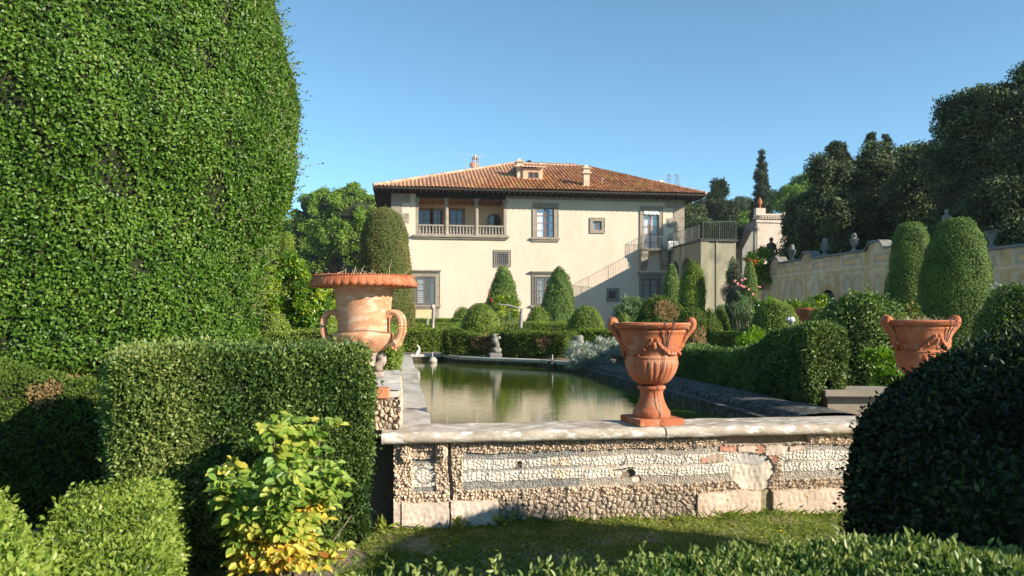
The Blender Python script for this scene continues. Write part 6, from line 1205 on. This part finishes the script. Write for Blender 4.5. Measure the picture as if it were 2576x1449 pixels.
for k, (x_, y_) in enumerate(((38, 15), (45, 22), (40, 4), (50, 10))):
    hh = 15.5; rt = tree('holm_oak', 'holm oak of the row continuing right of the picture', (x_, y_, 4.3), [((x_, y_, 10.5), (4.5, 4.5, 5)), ((x_+2, y_-1, 7.5), (4.5, 4.5, 3.5))], 4000, .5, .25, LM['oak'], clump=1, trunk=.4, group='holm oaks beyond the right edge', core=.9)
T('woodland_tree', 'distant tree row under the stone pine left of villa', 840, 150, [(-130, 690, 60, 40), (-60, 680, 60, 40), (10, 680, 60, 45), (80, 670, 60, 50), (-20, 740, 160, 40)], 12000, .7, .35, LM['oakw'], clump=1.2, trunk=.4)
# far wood covering the hill
g = G(); hs = bpy.data.objects['hillside'].data
co = np.zeros(len(hs.vertices)*3, np.float32); hs.vertices.foreach_get('co', co); co = co.reshape(len(xs := np.r_[22.6, 24, 27, 30, 35, np.linspace(42, 900, 60)]), -1, 3)
ysH = co[0, :, 1]; xsH = co[:, 0, 0]
def hill(x_, y_):
    i = np.clip(np.searchsorted(xsH, x_)-1, 0, len(xsH)-2); j = np.clip(np.searchsorted(ysH, y_)-1, 0, len(ysH)-2); a = (x_-xsH[i])/(xsH[i+1]-xsH[i]); b_ = (y_-ysH[j])/(ysH[j+1]-ysH[j]); Z_ = co[:, :, 2]
    return Z_[i, j]*(1-a)*(1-b_)+Z_[i+1, j]*a*(1-b_)+Z_[i, j+1]*(1-a)*b_+Z_[i+1, j+1]*a*b_
n_c = 3600; u_ = rng.uniform(1600, 2100, n_c); D_c = rng.uniform(190, 620, n_c)**1.0; PX, PY = at(u_, D_c); PZ = hill(PX, PY); rad = rng.uniform(1.8, 4.0, n_c); kind = rng.random(n_c); 
for lo_, hi_, m_, sq in ((0, .86, 0, (1, 1, .85)), (.86, 1, 1, (.35, .35, 2.2))):
    s_ = (kind >= lo_)&(kind < hi_); C0 = np.c_[PX, PY, PZ+rad*.6*(1 if m_ == 0 else 1.8)][s_]; r0 = rad[s_]; k = 110
    d = unit(rng.normal(size=(len(C0), k, 3))); P = (C0[:, None]+d*r0[:, None, None]*np.array(sq)*rng.uniform(.8, 1.02, (len(C0), k, 1))).reshape(-1, 3); Nn = d.reshape(-1, 3); vw = unit(np.array([0, 0, 1.6])-P); q = (Nn*vw).sum(1) > -.2
    ct = np.repeat(rng.normal(size=len(C0))*.22, k); leaves(g, P[q], Nn[q], 1.5 if m_ == 0 else 1.1, .9, face=1, out=.1, mat=m_, tint=np.clip(.45+ct[q]+.1*rng.normal(size=q.sum()), 0, 1))
tag(g.build('far_wood', [LM['oakw'], LM['cypress']]), 'distant wooded hillside beyond the villa', 'wood', kind='stuff')
for u, vt, D, lb in ((1683, 437, 640, 'left lattice pylon on the distant hill'), (1702.5, 437, 600, 'right lattice pylon on the distant hill')):
    x_, y_ = at(u, D); zt_ = hz(vt, D); zb_ = zt_-22; g = G(); w0, w1 = 2.6, .5
    for sx in (-1, 1):
        for sy in (-1, 1): tube(g, [(x_+sx*w0, y_+sy*w0, zb_), (x_+sx*w1, y_+sy*w1, zt_)], .13, 4)
    for k in range(8):
        a, b_ = k/8, (k+1)/8; wa, wb = w0+(w1-w0)*a, w0+(w1-w0)*b_; tube(g, [(x_-wa, y_-wa, zb_+22*a), (x_+wb, y_-wb, zb_+22*b_)], .08, 3); tube(g, [(x_+wa, y_-wa, zb_+22*a), (x_-wb, y_-wb, zb_+22*b_)], .08, 3)
    for zz_ in (-1.5, -5, -8.5): tube(g, [(x_-3, y_, zt_+zz_), (x_+3, y_, zt_+zz_)], .12, 4)
    tag(g.build('pylon', MAT['iron_light'], loc=(x_, y_, zb_)), lb, 'pylon')
# ------------------------------------------------------------------ thin air haze over the valley
m, n, l = newmat('air_haze'); v = n.new('ShaderNodeVolumePrincipled'); o = n.new('ShaderNodeOutputMaterial'); l.new(v.outputs[0], o.inputs['Volume'])
v.inputs['Color'].default_value = (.80, .88, 1, 1); v.inputs['Density'].default_value = .0002
g = G(); box(g, -910, 1010, -210, 1260, -1.6, 125); tag(g.build('haze', m), 'thin blue air haze over the valley', 'haze', kind='stuff')
scene.cycles.volume_bounces = 0
